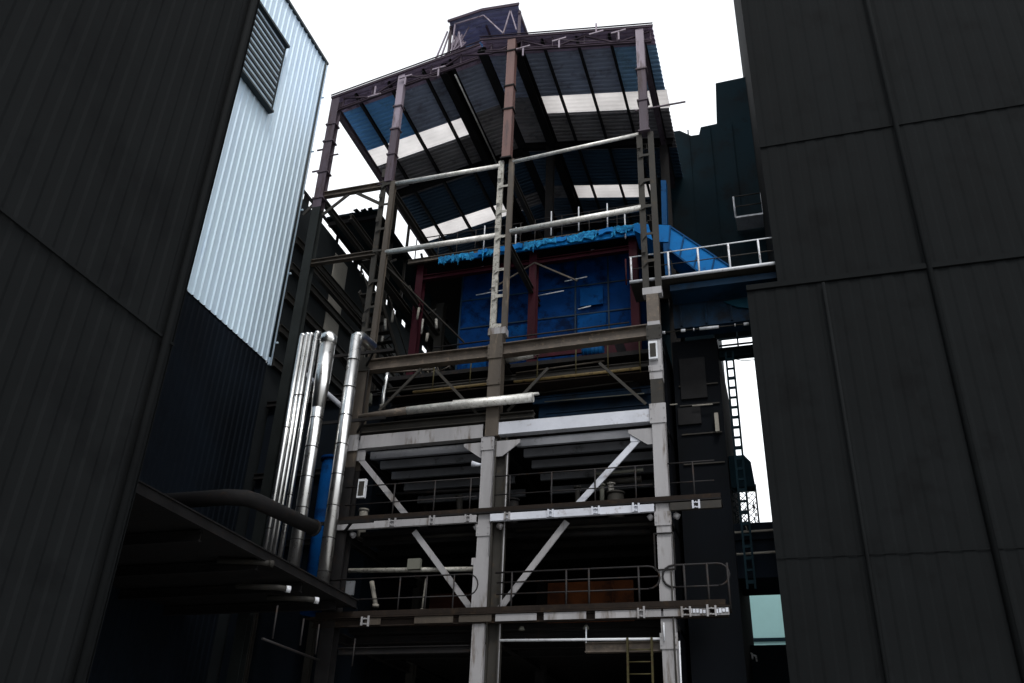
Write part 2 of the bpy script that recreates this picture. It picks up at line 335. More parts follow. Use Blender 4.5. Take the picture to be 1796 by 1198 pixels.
# knee braces between A and B, and front bracing
def brace(p, q, w, mm, name='brace', y=-.02):
    return MB().bar((p[0], y, p[1]), (q[0], y, q[1]), .05, w, up=(0, -1, 0) if abs(p[0]-q[0]) < .01 else (0, 0, 1)).build(name, mm, bh)
brace((XA+.25, 22.25), (XA+1.25, 23.05), .12, 'girt'); brace((XB-.2, 22.3), (XA+1.6, 23.05), .12, 'girt')
brace((XA-.6, 22.4), (XA-.1, 23.0), .12, 'girt')
brace((-12.63, 12.03), (-10.72, 9.92), .17, 'pale'); brace((-10.55, 9.55), (-8.55, 7.15), .17, 'pale', y=.02)
brace((-3.5, 12.15), (-5.62, 9.96), .18, 'palebright'); brace((-5.85, 9.58), (-7.8, 7.15), .18, 'pale', y=.02)
MB().box(-3.95, -3.3, -.06, -.03, 11.85, 12.2).build('gusset_plate', 'palebright', bh)
MB().box(-13.0, -12.45, -.06, -.03, 11.95, 12.3).build('gusset_plate', 'pale', bh)
for a, b in (((-10.8, 15.04), (-12.15, 13.65)), ((-10.28, 14.93), (-8.7, 13.15)), ((-6.47, 14.56), (-7.75, 13.2)), ((-4.84, 14.55), (-3.45, 13.0))):
    brace(a, b, .09, 'girt', y=-.05)
MB().bar((XB+.2, .3, 19.6), (-10.9, 3.9, 18.2), .05, .06).build('brace', 'girt', bh)
# --- depth beams (receding) at each level on the frame lines
for x in (XA, XB, XC, XD):
    for z, mm in ((Z5, 'girt'), (Z4, 'girt'), (Z3, 'dark'), (Z2-.1, 'dark'), (Z1-.25, 'dark'), (Z0-.25, 'dark')):
        if x == XA and z < Z4-.1: continue
        MB().ibeam((x, .25, z-.02), (x, 12.4, z-.02), .18, .26).build('floor_beam', mm, bh)
# eave beams + posts on the left side
MB().ibeam((XA-.02, .2, 27.85), (XA-.02, 12.5, 27.85), .2, .3).build('eave_beam', 'purple', bh)
MB().ibeam((XD+.02, .2, 28.3), (XD+.02, 12.5, 28.3), .2, .3).build('eave_beam', 'purple', bh)
# --- roof
roof_l = MB(); Lx0, Lx1 = -16.0, XR
Y0R, Y1R = -.10, 13.2
def slope_pts(xa, xb, fz): return V((xa, 0, fz(xa))), V((xb, 0, fz(xb)))
def roof_strip(xa, xb, fz, y0, y1, mm, name):
    a, b = slope_pts(xa, xb, fz); u = V((0, 1, 0)); v = (b-a); H = v.length; v.normalize()
    n = u.cross(v).normalized();  n = n if n.z < 0 else -n
    mb = MB(); mb.corr((a.x, y0, a.z+.05), u, v, n, y1-y0, H, .235, .008 if mm == 'skylight' else .06, .014)
    return mb.build(name, mm, bh)
bands = [(Y0R, 3.28, 0), (3.30, 4.38, 1), (4.40, 9.48, 0), (9.50, 10.50, 1), (10.52, Y1R, 0)]
for y0, y1, k in bands:
    if k:
        roof_strip(-16.05, -11.15, LZ, y0, y1, 'skylight', 'skylight'); roof_strip(-11.13, XR, LZ, y0, y1, 'roof', 'roof_sheet')
        roof_strip(XR, -8.22, RZ, y0, y1, 'roof', 'roof_sheet'); roof_strip(-8.2, -2.55, RZ, y0, y1, 'skylight', 'skylight')
    elif y0 < 0:
        roof_strip(-16.0, XR, LZ, y0, .82, 'roofhazepurp', 'roof_sheet'); roof_strip(XR, -2.6, RZ, y0, .82, 'roofhazepurp', 'roof_sheet')
        roof_strip(-16.0, -13.55, LZ, .82, y1, 'roofhazeblue', 'roof_sheet'); roof_strip(-13.55, XR, LZ, .82, y1, 'roofhaze', 'roof_sheet')
        roof_strip(XR, -4.33, RZ, .82, y1, 'roofhaze', 'roof_sheet'); roof_strip(-4.33, -2.6, RZ, .82, y1, 'roofhazeright', 'roof_sheet')
    elif y0 < 5:
        for q0, q1, mm in ((y0, 6.9, 'roof'), (6.9, y1, 'roofback')):
            roof_strip(-16.0, XR, LZ, q0, q1, mm, 'roof_sheet'); roof_strip(XR, -2.6, RZ, q0, q1, mm, 'roof_sheet')
    else:
        roof_strip(-16.0, XR, LZ, y0, y1, 'roofback', 'roof_sheet'); roof_strip(XR, -2.6, RZ, y0, y1, 'roofback', 'roof_sheet')
MB().ibeam((XR, .05, ZR-.10), (XR, 13.1, ZR-.10), .34, .22).build('purlin', 'purlin', bh)
MB().poly([(-13.4, 12.75, 21.5), (-2.75, 12.75, 21.5), (-2.75, 12.75, RZ(-2.75)-.03), (XR, 12.75, ZR-.03), (-13.4, 12.75, LZ(-13.4)-.03)], (0, .08, 0)).build('rear_gable_sheet', 'roofback', bh)
for x in (-15.0, -13.55, -12.05, -10.9, -8.35, -7.0, -5.6, -4.3, -3.0):
    z = RFZ(x)-.10; MB().channel((x, .05, z), (x, 13.1, z), .09, .2, .02).build('purlin', 'purlin', bh)
for x, h in ((-11.15, .62), (-8.05, .62)):
    z = RFZ(x)-.35; MB().ibeam((x, .15, z), (x, 13.1, z), .32, h, .04).build('ridge_girder', 'black', bh)
MB().tube([(-10.75, .4, RFZ(-10.75)-.62), (-10.75, 7.5, RFZ(-10.75)-.62)], .035, 8).build('conduit_pipe', 'galv', bh)
for y in (6.1, 12.4):           # inner rafters
    for fz, a, b in ((LZ, -15.9, XR), (RZ, XR, -2.7)):
        MB().ibeam((a, y, fz(a)-.36), (b, y, fz(b)-.36), .2, .34).build('rafter', 'black', bh)
# fascia strips and front truss
for fz, a, b in ((LZ, -16.0, XR), (RZ, XR, -2.58)):
    MB().bar((a, -.16, fz(a)-.03), (b, -.16, fz(b)-.03), .05, .12).build('fascia', 'trim', bh)
    MB().angle((a, -.22, fz(a)+.08), (b, -.22, fz(b)+.08), .06).build('edge_trim', 'trim', bh)
    MB().ibeam((a+.2, .02, fz(a)-.62), (b-.1, .02, fz(b)-.62), .10, .12).build('truss_chord', 'trim', bh)
web = MB(); xs = [-15.5+i*1.28 for i in range(11)]
for i, x in enumerate(xs):
    web.bar((x, .03, RFZ(x)-.6), (x, .03, RFZ(x)-.05), .05, .07, up=(0, 1, 0))
    if i+1 < len(xs):
        x2 = xs[i+1]; web.bar((x, .03, RFZ(x)-.6 if i % 2 else RFZ(x)-.1), (x2, .03, RFZ(x2)-.1 if i % 2 else RFZ(x2)-.6), .05, .06, up=(0, 1, 0))
web.build('truss_web', 'trim', bh)
for px, py, dn in ((657, 168, 0), (712, 135, 1), (770, 120, 1), (918, 84, 1), (981, 70, 1), (1046, 58, 0), (1085, 56, 1)):
    p = PY(px, py, -.22); mb = MB(); zz = p.z
    mb.bar((p.x-.28, -.24, zz-.03), (p.x+.28, -.24, zz+.03), .06, .06)
    mb.bar((p.x, -.24, zz-.05 if dn else zz+.04), (p.x, -.24, zz-.45 if dn else zz+.5), .06, .05)
    mb.build('pipe_hanger', 'palepurple', bh)
for pts_ in (((985, 70), (1020, 73), (1050, 71)), ((718, 133), (745, 137), (768, 133))):
    MB().tube([PY(*a, -.24) for a in pts_], .02, 6).build('sagging_pipe', 'purple', bh)

# ridge monitor
mon = MB()
mz = 31.25
for a, b, za, zb in ((-10.95, -9.5, mz-.02, mz+.22), (-9.5, -7.95, mz+.22, mz+.08)):
    va = V((a, 0, za)); vb = V((b, 0, zb)); v = vb-va; n = V((0, 1, 0)).cross(v).normalized(); n = n if n.z < 0 else -n
    mon.corr((a, -.25, za), (0, 1, 0), v, n, 13.2, v.length, .25, .05, .014)
mon = mon.build('ridge_monitor', 'roofmon', bh)
t_ = MB()
for a, b, za, zb in ((-11.0, -9.5, mz, mz+.24), (-9.5, -7.9, mz+.24, mz+.1)):
    t_.bar((a, -.3, za), (b, -.3, zb), .05, .14)
t_.build('roof_edge', 'trim', mon)
t_ = MB()
for p, q in (((-10.7, mz-.12), (-9.45, mz+.02)), ((-9.45, mz+.02), (-8.55, 29.95)), ((-8.55, 29.95), (-8.3, mz-.02)), ((-8.3, mz-.02), (-8.0, 30.0)), ((-10.5, 30.6), (-10.3, 29.6)), ((-10.7, mz-.1), (-10.75, 29.5))):
    t_.bar((p[0], -.18, p[1]), (q[0], -.18, q[1]), .05, .06, up=(0, 1, 0))
t_.build('monitor_truss', 'palepurple', mon)
t_ = MB()
for x in (-10.95, -7.95):
    for y in (0., 3, 6, 9, 12): t_.bar((x, y, RFZ(x)+.05), (x, y, mz), .1, .1, up=(0, 1, 0))
    t_.bar((x, -.1, mz-.12), (x, 12.8, mz-.12), .08, .16)
    for y in (0, 3, 6, 9): t_.bar((x, y, RFZ(x)+.2), (x, y+3, mz-.2), .04, .06)
t_.build('monitor_frame', 'purple', mon)
t_ = MB()      # broken rods and an access ladder at the monitor's left side
for k in range(22):
    x = -10.75-random.random()*.5; z = 29.6+random.random()*.3
    t_.bar((x, -.05+random.random()*.4, z), (x+.15+random.random()*.45, .1, z+.5+random.random()*1.0), .03, .045, up=(0, 1, 0))
t_.bar((-11.55, 0, 29.3), (-11.1, 0, 31.0), .05, .06, up=(0, 1, 0)); t_.bar((-11.3, 0, 29.4), (-10.95, 0, 31.15), .05, .06, up=(0, 1, 0))
t_.build('broken_strut', 'palepurple', mon)
louv = MB()
for k in range(6): louv.bar((-10.6, .9+.02*k, 30.1+.17*k), (-9.5, .9+.02*k, 30.25+.17*k), .12, .02)
louv.build('monitor_louvre', 'roofhazeblue', mon)

# --- floors and dark inside
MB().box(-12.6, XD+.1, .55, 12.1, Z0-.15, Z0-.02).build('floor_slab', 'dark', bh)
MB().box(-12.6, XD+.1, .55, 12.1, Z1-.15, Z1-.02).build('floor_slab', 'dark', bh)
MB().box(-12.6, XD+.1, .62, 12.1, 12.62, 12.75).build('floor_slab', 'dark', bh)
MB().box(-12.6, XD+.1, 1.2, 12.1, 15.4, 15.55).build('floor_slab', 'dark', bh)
MB().box(-15.6, XD-.1, 12.25, 12.5, 0, 19.4).build('back_wall', 'shadeblack', bh)
MB().box(-13.2, -13.0, 3.2, 12.2, 0, 15.2).build('side_wall', 'shadeblack', bh)
MB().box(-3.2, -3.0, 1.6, 12.2, 0, 16.0).build('side_wall', 'shadeblack', bh)
for i, y in enumerate((.75, 1.55, 2.5, 3.6, 4.9)):          # joists below the pale beam
    MB().channel((XB+.25, y, 12.42-.02*i), (XC-.35, y, 12.42-.02*i), .12, .26, flip=-1).build('joist', 'joist', bh)
    MB().channel((XC+.55, y, 12.44-.02*i), (XD-.25, y, 12.44-.02*i), .12, .26, flip=-1).build('joist', 'joist', bh)
for i, y in enumerate((.9, 2.1, 3.4)):
    MB().ibeam((XB+.25, y, 9.55), (XD-.25, y, 9.55), .12, .2).build('joist', 'dark', bh)
    MB().ibeam((XB+.25, y, 6.6), (XD-.25, y, 6.6), .12, .2).build('joist', 'dark', bh)
    MB().ibeam((XB+.25, y+.5, 15.1), (XD-.25, y+.5, 15.1), .12, .2).build('joist', 'girt', bh)
    MB().ibeam((XB+.4, y+.6, 14.6), (-8.9, y+.6, 14.6), .10, .14).build('joist', 'dark', bh)
# cross beams hanging below third floor (seen as bands between beams)
for z, y, a, b, mm in ((14.25, 1.6, -7.4, XD-.4, 'deepblue'), (13.75, 1.8, -7.0, XD-.4, 'deepblue'), (14.4, 2.0, -12.4, -9.0, 'dark'), (13.9, 2.4, -12.2, -8.7, 'girt')):
    MB().ibeam((a, y, z), (b, y, z), .14, .24).build('cross_beam', mm, bh)
MB().box(-7.3, XD-.25, 1.9, 2.0, 12.8, 15.0).build('inner_wall', 'deepblue', bh)
# below lowest walkway
MB().tube([(-7.7, -.05, 6.33), (-3.2, -.05, 6.28)], .035, 8).build('conduit_pipe', 'railpale', bh)
MB().ibeam((-5.35, .1, 6.12), (XD-.22, .1, 6.12), .2, .26).build('beam', 'brownlt', bh)
MB().ibeam((XB+.3, .1, 6.15), (XC-.4, .1, 6.15), .16, .2).build('beam', 'dark', bh)

# ================================================================== walkways
def railing(parent, x0, x1, zf, y, mm='rail', posts=None, h=1.1, mids=(.55,), ends=(False, False), r=.022):
    zt, zm = zf+h, zf+mids[0] if mids else zf; R_ = (zt-zm)/2
    arc = lambda xc, s: [(xc+s*R_*math.sin(t), y, (zt+zm)/2+R_*math.cos(t)) for t in [math.pi*k/8 for k in range(9)]]
    pts = [(x0+(R_ if ends[0] else 0), y, zt), (x1-(R_ if ends[1] else 0), y, zt)]
    if ends[1]: pts += arc(x1-R_, 1)[1:-1]
    if ends[1]: pts += [(x1-R_, y, zm)]
    if ends[0]: pts = arc(x0+R_, -1)[::-1][:-1]+pts
    MB().tube(pts, r, 8).build('handrail', mm, parent)
    for k, mz_ in enumerate(mids):
        a = x0+(R_ if ends[0] and k == 0 else .05); b = x1-(R_ if ends[1] and k == 0 else .05)
        MB().tube([(a, y, zf+mz_), (b, y, zf+mz_)], r*.8, 8).build('mid_rail', mm, parent)
    for x in posts: MB().tube([(x, y, zf-.08), (x, y, zf+h)], r*1.1, 8).build('rail_post', mm, parent)
def xs_at(pxs, py, Y=-.1): return [PY(px, py, Y).x for px in pxs]
def clamp(mb, x, y, z, s=.12):
    r = random.random
    a = s*(.55+.3*r())
    for sx in (-1, 1):
        mb.box(x+sx*a-.025, x+sx*a+.025, y-.045, y, z-s*(.9+.3*r()), z+s*(.9+.4*r()))
    mb.box(x-a, x+a, y-.03, y, z+s*.35, z+s*.6); mb.box(x-a, x+a, y-.03, y, z-s*.75, z-s*.5)
    mb.tube([(x, y-.08, z+s*.47), (x, y, z+s*.47)], .022, 6); mb.tube([(x-.02, y-.07, z-s*.62), (x-.02, y, z-s*.62)], .02, 6)
# middle walkway
w1 = thing('walkway', 'middle walkway across the tower front with clamped pale edge beam crossed by two braces', 'walkway', (-8, 0, Z1), 'walkways across the tower front')
MB().box(XB-.2, -1.5, -.28, .5, Z1+.06, Z1+.10).build('deck', 'dark', w1)
for a, b, mm in ((XB-.1, XC-.30, 'pale'), (XC+.12, XD-.22, 'palebright'), (XD+.22, -1.5, 'girt')):
    MB().channel((a, -.22, Z1-.08), (b, -.22, Z1-.08), .12, .21, flip=-1).build('edge_beam', mm, w1)
MB().bar((XB-.1, -.25, Z1+.17), (-1.5, -.25, Z1+.17), .02, .12).build('toe_board', 'toe', w1)
railing(w1, XB-.0, XC-.3, Z1+.1, -.2, posts=xs_at((690, 761, 824), 880, -.2), mids=(.52,))
railing(w1, XC+.15, XD-.2, Z1+.1, -.2, posts=xs_at((893, 967, 1044, 1116), 880, -.2), mids=(.52,))
railing(w1, XD+.2, -1.6, Z1+.1, -.2, 'rail', posts=xs_at((1217,), 850, -.2), mids=(.52,))
for px in (690, 759, 822, 890, 966, 1045, 1116, 1222):
    m_ = MB(); clamp(m_, PY(px, 900, -.28).x, -.285, Z1-.07); m_.build('clamp', 'palebright' if px > 900 else 'pale', w1)
# bottom walkway
w0 = thing('walkway', 'lowest walkway with rounded railing ends and gapped pale edge plates below the front bracing', 'walkway', (-8, 0, Z0), 'walkways across the tower front')
MB().box(-13.6, -1.5, -.30, .5, Z0+.10, Z0+.14).build('deck', 'toe', w0)
MB().ibeam((-13.4, -.14, Z0-.02), (-1.55, -.14, Z0-.02), .16, .22).build('edge_beam', 'toe', w0)
for a, b in ((640, 668), (727, 795), (805, 862), (869, 941), (954, 1028), (1044, 1160), (1164, 1200), (1212, 1246), (1256, 1280)):
    xa, xb = PY(a, 1084, -.25).x, PY(b, 1084, -.25).x
    MB().box(xa, xb, -.26, -.235, Z0-.10, Z0+.09).build('edge_plate', 'pale' if a > 860 else 'brown', w0)
MB().bar((-13.3, -.27, Z0+.22), (-1.6, -.27, Z0+.22), .02, .14).build('toe_board', 'toe', w0)
railing(w0, -13.2, PY(838, 1030, -.2).x, Z0+.14, -.2, posts=xs_at((700, 747, 795), 1040, -.2), mids=(.5,), ends=(False, True))
railing(w0, PY(868, 1030, -.2).x, PY(1158, 1030, -.2).x, Z0+.14, -.2, posts=xs_at((897, 993, 1033, 1121), 1040, -.2), mids=(.5, .82), ends=(False, True), r=.026)
railing(w0, PY(1163, 1030, -.2).x, PY(1281, 1030, -.2).x, Z0+.14, -.2, posts=xs_at((1202, 1243, 1279), 1040, -.2), mids=(.52,), ends=(True, True), r=.028)
for px in (642, 1125, 1204, 1249):
    m_ = MB(); clamp(m_, PY(px, 1080, -.28).x, -.285, Z0+.0, .13); m_.build('clamp', 'pale', w0)
m_ = MB()
for px in list(range(1212, 1242, 6))+list(range(1258, 1280, 6)):
    x = PY(px, 1080, -.28).x; m_.box(x-.03, x+.03, -.30, -.265, Z0-.06+random.random()*.03, Z0+.03+random.random()*.04)
m_.build('bolt_row', 'palebright', w0)
# upper walkway with yellow rail (z ~14.9)
w2 = thing('walkway', 'upper walkway with thin ochre edge pipe and rusty railing below the brown beams', 'walkway', (-8, .9, 14.6), 'walkways across the tower front')
zc = 14.62
MB().box(XB+.5, XD-.3, .95, 1.9, zc-.02, zc+.02).build('deck', 'toe', w2)
for a, b in ((XB+1.5, XC-.3), (XC+.35, XD-.6)):
    MB().tube([(a, .8, zc+.02), (b, .8, zc+.05)], .05, 8).build('edge_pipe', 'yellow', w2)
railing(w2, XB+1.6, XC-.3, zc, .85, 'ladder', posts=xs_at((762, 826), 640, .85), mids=())
railing(w2, XC+.3, XD-.6, zc, .85, 'ladder', posts=xs_at((943, 1010, 1066, 1122), 620, .85), mids=())
m_ = MB(); p = PY(905, 628, .8); m_.tube([(p.x-.3, .7, p.z-.05), (p.x+.6, .7, p.z+.05)], .16, 12); m_.tube([(p.x+.6, .7, p.z+.05), (p.x+.8, .7, p.z+.1)], .10, 10); m_.build('pipe_length', 'galv', w2)
# top platform on the boiler
w3 = thing('walkway', 'topmost platform with thin railing above the ragged blue insulation edge', 'walkway', (-8, 4, 22), 'walkways across the tower front')
MB().box(-13.4, -3.4, 3.5, 11.8, 22.05, 22.15).build('deck', 'black', w3)
MB().ibeam((-13.4, 3.42, 21.98), (-3.4, 3.42, 22.12), .12, .2).build('edge_beam', 'brown', w3)
railing(w3, -13.2, -8.6, 22.15, 3.6, 'rail', posts=[-13.2, -12.2, -11.4, -10.6, -9.6, -8.7], mids=(.55,))
railing(w3, -8.2, -3.6, 22.2, 3.6, 'rail', posts=[-8.1, -7.0, -5.9, -4.8, -3.7], mids=(.55,))
for px, py in ((850, 405), (905, 408), (967, 380), (1015, 372), (1065, 366), (1096, 385)):
    p = PY(px, py, 3.3); MB().tube([(p.x, 3.3, p.z-.9), (p.x, 3.3, p.z+.25)], .028, 8).build('vent_pipe', 'railpale', w3)

# ================================================================== blue boiler
bo = thing('boiler', 'blue panelled boiler casing between maroon columns inside the tower', 'boiler', (-7.8, 6, 15.5))
YB = 4.7
m_ = MB(); m_.box(-11.5, -4.2, YB, 11.5, 15.6, 21.9); casing = m_.build('casing', 'blue', bo)
m_ = MB()
for x in (-11.45, -9.9, -8.3, -6.7, -5.4, -4.25): m_.box(x-.03, x+.03, YB-.05, YB-.002, 15.7, 21.8)
for z in (16.6, 17.9, 19.3, 20.6): m_.box(-11.4, -4.25, YB-.035, YB-.003, z-.025, z+.025)
m_.build('stiffener', 'deepblue', casing)
for i, (a, b, c, d) in enumerate(((-9.8, -8.5, 18.3, 19.1), (-6.6, -5.5, 18.0, 19.2), (-5.3, -4.4, 17.2, 18.6), (-11.2, -10.2, 16.8, 17.7), (-6.5, -5.6, 19.6, 20.4))):
    MB().box(a, b, YB-.12, YB-.055, c, d).build('access_panel', 'bluepanel', bo)
for x in (-12.95, -8.17, -4.25):
    MB().ibeam((x, 3.85, 15.6), (x, 3.85, 22.0), .30, .34, .035, up=(0, -1, 0)).build('maroon_column', 'maroon', bo)
MB().ibeam((-12.9, 3.8, 21.35), (-4.3, 3.8, 21.4), .2, .22).build('maroon_beam', 'maroon', bo)
MB().ibeam((-12.9, 3.8, 16.0), (-4.3, 3.8, 16.0), .2, .3).build('maroon_beam', 'maroon', bo)
MB().bar((-8.1, 3.7, 21.3), (-9.9, 3.7, 20.3), .05, .06).build('knee_brace', 'brown', bo)
MB().bar((-8.1, 3.7, 21.3), (-6.4, 3.7, 20.2), .05, .06).build('knee_brace', 'brown', bo)
for z in (17.5, 16.9, 16.45): MB().tube([(-11.4, 4.2, z), (-4.4, 4.2, z+.05)], .06, 8).build('header_pipe', 'deepblue', bo)
for px, py, w_ in ((715, 0, 0),): pass
for px, py, l in ((840, 470, .4), (862, 513, 1.3), (965, 515, 1.1), (1010, 490, .9), (1045, 436, .4), (1025, 540, .5)):
    p = PY(px, py, 4.4); MB().tube([(p.x-l/2, 4.4, p.z-.03), (p.x+l/2, 4.4, p.z+.05)], .022, 6).build('small_pipe', 'railpale', bo)
# railing inside in front of the boiler foot
MB().tube([(-11.6, 2.6, 17.35), (-4.3, 2.6, 17.45)], .03, 8).build('handrail', 'rail', bo)
# ragged blue insulation edge
x = -12.0
def ztop(x): return 21.94+(x+12)*.03
rr = random.Random(11)
while x < -4.0:
    wd = .14+rr.random()*.5; dp = .16+rr.random()*.26
    if rr.random() > .04:
        up_, dn_ = [], []
        n_ = rr.randint(3, 6)
        for q in range(n_+1):
            t_ = q/n_; up_.append((x+wd*t_, 3.29, ztop(x)-rr.random()*.10)); dn_.append((x+wd*t_+rr.uniform(-.04, .04), 3.26+rr.random()*.03, ztop(x)-.10-dp*rr.uniform(.45, 1.1)))
        MB().poly(up_+dn_[::-1], (0, -.04-.05*rr.random(), 0)).build('insulation_scrap', 'rag' if rr.random() < .7 else 'bluebright', bo)
        if rr.random() < .38:
            q = x+rr.random()*wd; L = .15+rr.random()*.35
            MB().poly([(q, 3.20, ztop(x)-dp*.5), (q+.05+rr.random()*.07, 3.20, ztop(x)-dp*.5), (q+.05, 3.20, ztop(x)-dp*.7-L)], (0, -.03, 0)).build('insulation_shred', 'rag', bo)
    x += wd*rr.uniform(.75, 1.1)
MB().box(-12.0, -3.6, 3.32, 3.40, 21.68, 21.9).build('insulation_band', 'bluebright', bo)
# tangle of small broken pipes at left of the casing
m_ = MB()
for k in range(16):
    p = V((-12.6+random.random()*1.2, 4.2, 16.0+random.random()*1.6)); q = p+V((random.uniform(-.5, .5), random.uniform(-.2, .2), random.uniform(-.5, .6)))
    m_.tube([p, q], .02+random.random()*.02, 6)
m_.build('broken_pipes', 'brown', bo)
m_ = MB()
for k in range(5):
    p = V((-12.7+random.random()*1.0, 3.6, 16.0+random.random()*1.5)); m_.tube([p, p+V((random.uniform(-.1, .15), 0, -.3))], .03, 6)
m_.build('bent_tubes', 'lag', bo)

# ================================================================== equipment inside the tower
eq = thing('machine_casing', 'rust orange casing behind the railing of the lowest walkway', 'casing', (-6, 2.4, Z0+.12))
MB().box(-7.0, -4.4, 2.3, 2.45, Z0+.05, 8.45).build('casing_panel', 'rustwall', eq)
MB().box(-10.9, -8.9, 2.5, 2.65, Z0+.05, 8.3).build('casing_panel', 'rustdark', eq)
for x in (-6.4, -5.7, -5.0): MB().box(x-.03, x+.03, 2.22, 2.298, Z0+.1, 8.4).build('stiffener', 'rustwall', eq)
hp = thing('service_pipe', 'horizontal grey service pipe with a square junction box at its middle', 'pipe', (-10.5, .2, 8.35))
MB().tube([PY(612, 1001, .2), PY(842, 998, .2)], .07, 10).build('pipe_run', 'galvdim', hp)
p = PY(728, 992, .1); MB().box(p.x-.2, p.x+.2, -.02, .12, p.z-.13, p.z+.18).build('junction_box', 'panel2', hp)
for i, (a, b) in enumerate((((652, 1020), (659, 1062)), ((747, 1015), (740, 1070)))):
    pp = thing('leaning_pipe', ('short pale pipe leaning behind the lowest railing near its left end', 'thin rod standing behind the lowest railing under the junction box')[i], 'pipe', PY(*b, .6))
    MB().tube([PY(*a, .6), PY(*b, .6)], (.07, .025)[i], 10).build('pipe_run', 'panel', pp); 
    MB().tube([PY(*b, .6)+V((0, 0, -.05)), PY(*b, .6)+V((0, 0, .03))], (.10, .05)[i], 10).build('flange', 'panel', pp)
# brackets, drums and pumps behind middle walkway
for i, (px, w_, lab) in enumerate(((640, .28, 'narrow pale cylinder standing left of the middle walkway brace'), (1080, .5, 'grey drum standing behind the middle walkway right of the white brace'), (900, .35, 'small dark drum behind the middle walkway right of the centre column'))):
    p = PY(px, 880, 1.1); d = thing('drum', lab, 'drum', (p.x, 1.1, Z1+.0))
    MB().tube([(p.x, 1.1, Z1), (p.x, 1.1, Z1+.85)], w_/2, 14).build('shell', ('panel', 'girt', 'dark')[i], d)
    MB().tube([(p.x, 1.1, Z1+.86), (p.x, 1.1, Z1+.92)], w_/2+.03, 14).build('lid', ('panel', 'girt', 'dark')[i], d)
# lamps
def lamp(px, py, Y, lab, s=.09):
    p = PY(px, py, Y); l = thing('floodlight', lab, 'lamp', p)
    MB().tube([p+V((.12, 0, 0)), p+V((.12, 0, -.3)), p+V((.25, 0, -.34))], .022, 8).build('bracket', 'railpale', l)
    MB().tube([p+V((-.18, -.02, .03)), p+V((0, 0, 0)), p+V((.12, 0, -.01))], [.10, .06, .04], 12).build('lamp_head', 'palebright', l)
lamp(838, 815, -.1, 'small white lamp head on bracket left of the centre column below the pale beam')
# ladder
ld = thing('ladder', 'dirty yellow ladder below the lowest walkway beside the right column', 'ladder', (-3.85, -.3, 0))
xa, xb = -4.18, -3.55
for x in (xa, xb): MB().bar((x, -.4, 0), (x, -.15, 6.3), .05, .09).build('rail', 'ladder', ld)
for k in range(20): z = .3+k*.3; MB().tube([(xa, -.4+.25*z/6.3, z), (xb, -.4+.25*z/6.3, z)], .018, 6).build('rung', 'ladder', ld)
tag_p = thing('ladder', 'steel rung ladder with hoops up the right edge of the dark block against the sky', 'ladder', (-1.15, 2.2, 8))
xl = -1.12
for x in (xl-.0, xl+.22): MB().bar((x, 2.1, 8), (x, 2.1, 15.6), .06, .07, up=(0, -1, 0)).build('rail', 'teal', tag_p)
for k in range(22): MB().bar((xl, 2.1, 8.2+k*.34), (xl+.22, 2.1, 8.2+k*.34), .06, .05+.06*random.random()).build('rung', 'teal', tag_p)

# wall clutter: electrical boxes on front columns
for px, py, lab in ((636, 858, 'grey switch box on the left column beside the middle walkway'), (1146, 616, 'white framed box mounted on the right column below the splice')):
    p = PY(px, py, -.2); b = thing('switch_box', lab, 'box', p)
    MB().box(p.x-.13, p.x+.13, -.30, -.18, p.z-.3, p.z+.3).build('housing', 'railpale', b)
    MB().box(p.x-.09, p.x+.09, -.315, -.302, p.z-.24, p.z+.22).build('door', 'girt', b)

# ================================================================== vertical pipes left of the tower
YP = -1.2
def vpipe(px_t, py_t, px_b, py_b, r, name, lab, grp, mm='lag', bands=0, capk=None, zb=7.5):
    p = PY(px_t, py_t, YP); q = PY(px_b, py_b, YP); x = (p.x+q.x)/2
    t = thing(name, lab, 'pipe', (x, YP, zb), grp)
    b = MB().tube([(x, YP, zb), (x, YP, p.z)], r, 20 if r > .1 else 12).build('pipe_run', mm, t)
    if bands:
        n = int((p.z-zb)/bands)
        for k in range(n): MB().tube([(x, YP, zb+(k+.6)*bands), (x, YP, zb+(k+.6)*bands+.025)], r+.008, 20 if r > .1 else 12).build('joint_band', 'dark', t)
    if capk == 'cone':
        MB().tube([(x, YP, p.z-2.6), (x, YP, p.z-1.6), (x, YP, p.z-.25)], [r+.01, r*1.25, r*1.3], 20).build('sleeve', mm, t)
        MB().tube([(x, YP, p.z-.26), (x, YP, p.z+.05), (x, YP, p.z+.2)], [r*1.38, r*1.36, r*.5], 20).build('cap', mm, t)
    elif capk == 'elbow':
        MB().tube([(x, YP, p.z-.12), (x+.02, YP+.05, p.z-.02), (x+.06, YP+.2, p.z+.06), (x+.12, YP+.9, p.z+.08)], r*1.02, 16).build('elbow', mm, t)
    else:
        MB().tube([(x, YP, p.z-.01), (x, YP+.03, p.z+.06), (x, YP+.14, p.z+.10), (x, YP+.7, p.z+.11)], r*1.05, 12).build('elbow', mm, t)
    return x
vpipe(531, 590, 484, 850, .085, 'thin_pipe', 'leftmost of the four thin silver pipes rising beside the tower', 'thin silver pipes', bands=3.3)
vpipe(540, 588, 492, 850, .075, 'thin_pipe', 'second thin silver pipe from the left in the row of four', 'thin silver pipes', bands=4)
vpipe(546, 588, 500, 850, .070, 'thin_pipe', 'third thin silver pipe from the left in the row of four', 'thin silver pipes', bands=4)
vpipe(556, 586, 512, 850, .085, 'thin_pipe', 'thin silver pipe standing a little apart right of the other three thin ones', 'thin silver pipes', bands=5)
x2 = vpipe(576, 592, 520, 965, .20, 'lagged_pipe', 'thick metal clad pipe with a wide cone cap and joint bands', 'thick metal clad pipes', bands=.98, capk='cone')
x3 = vpipe(622, 590, 572, 1010, .19, 'lagged_pipe', 'thick metal clad pipe with bent elbow top standing nearest the tower', 'thick metal clad pipes', bands=.98, capk='elbow')
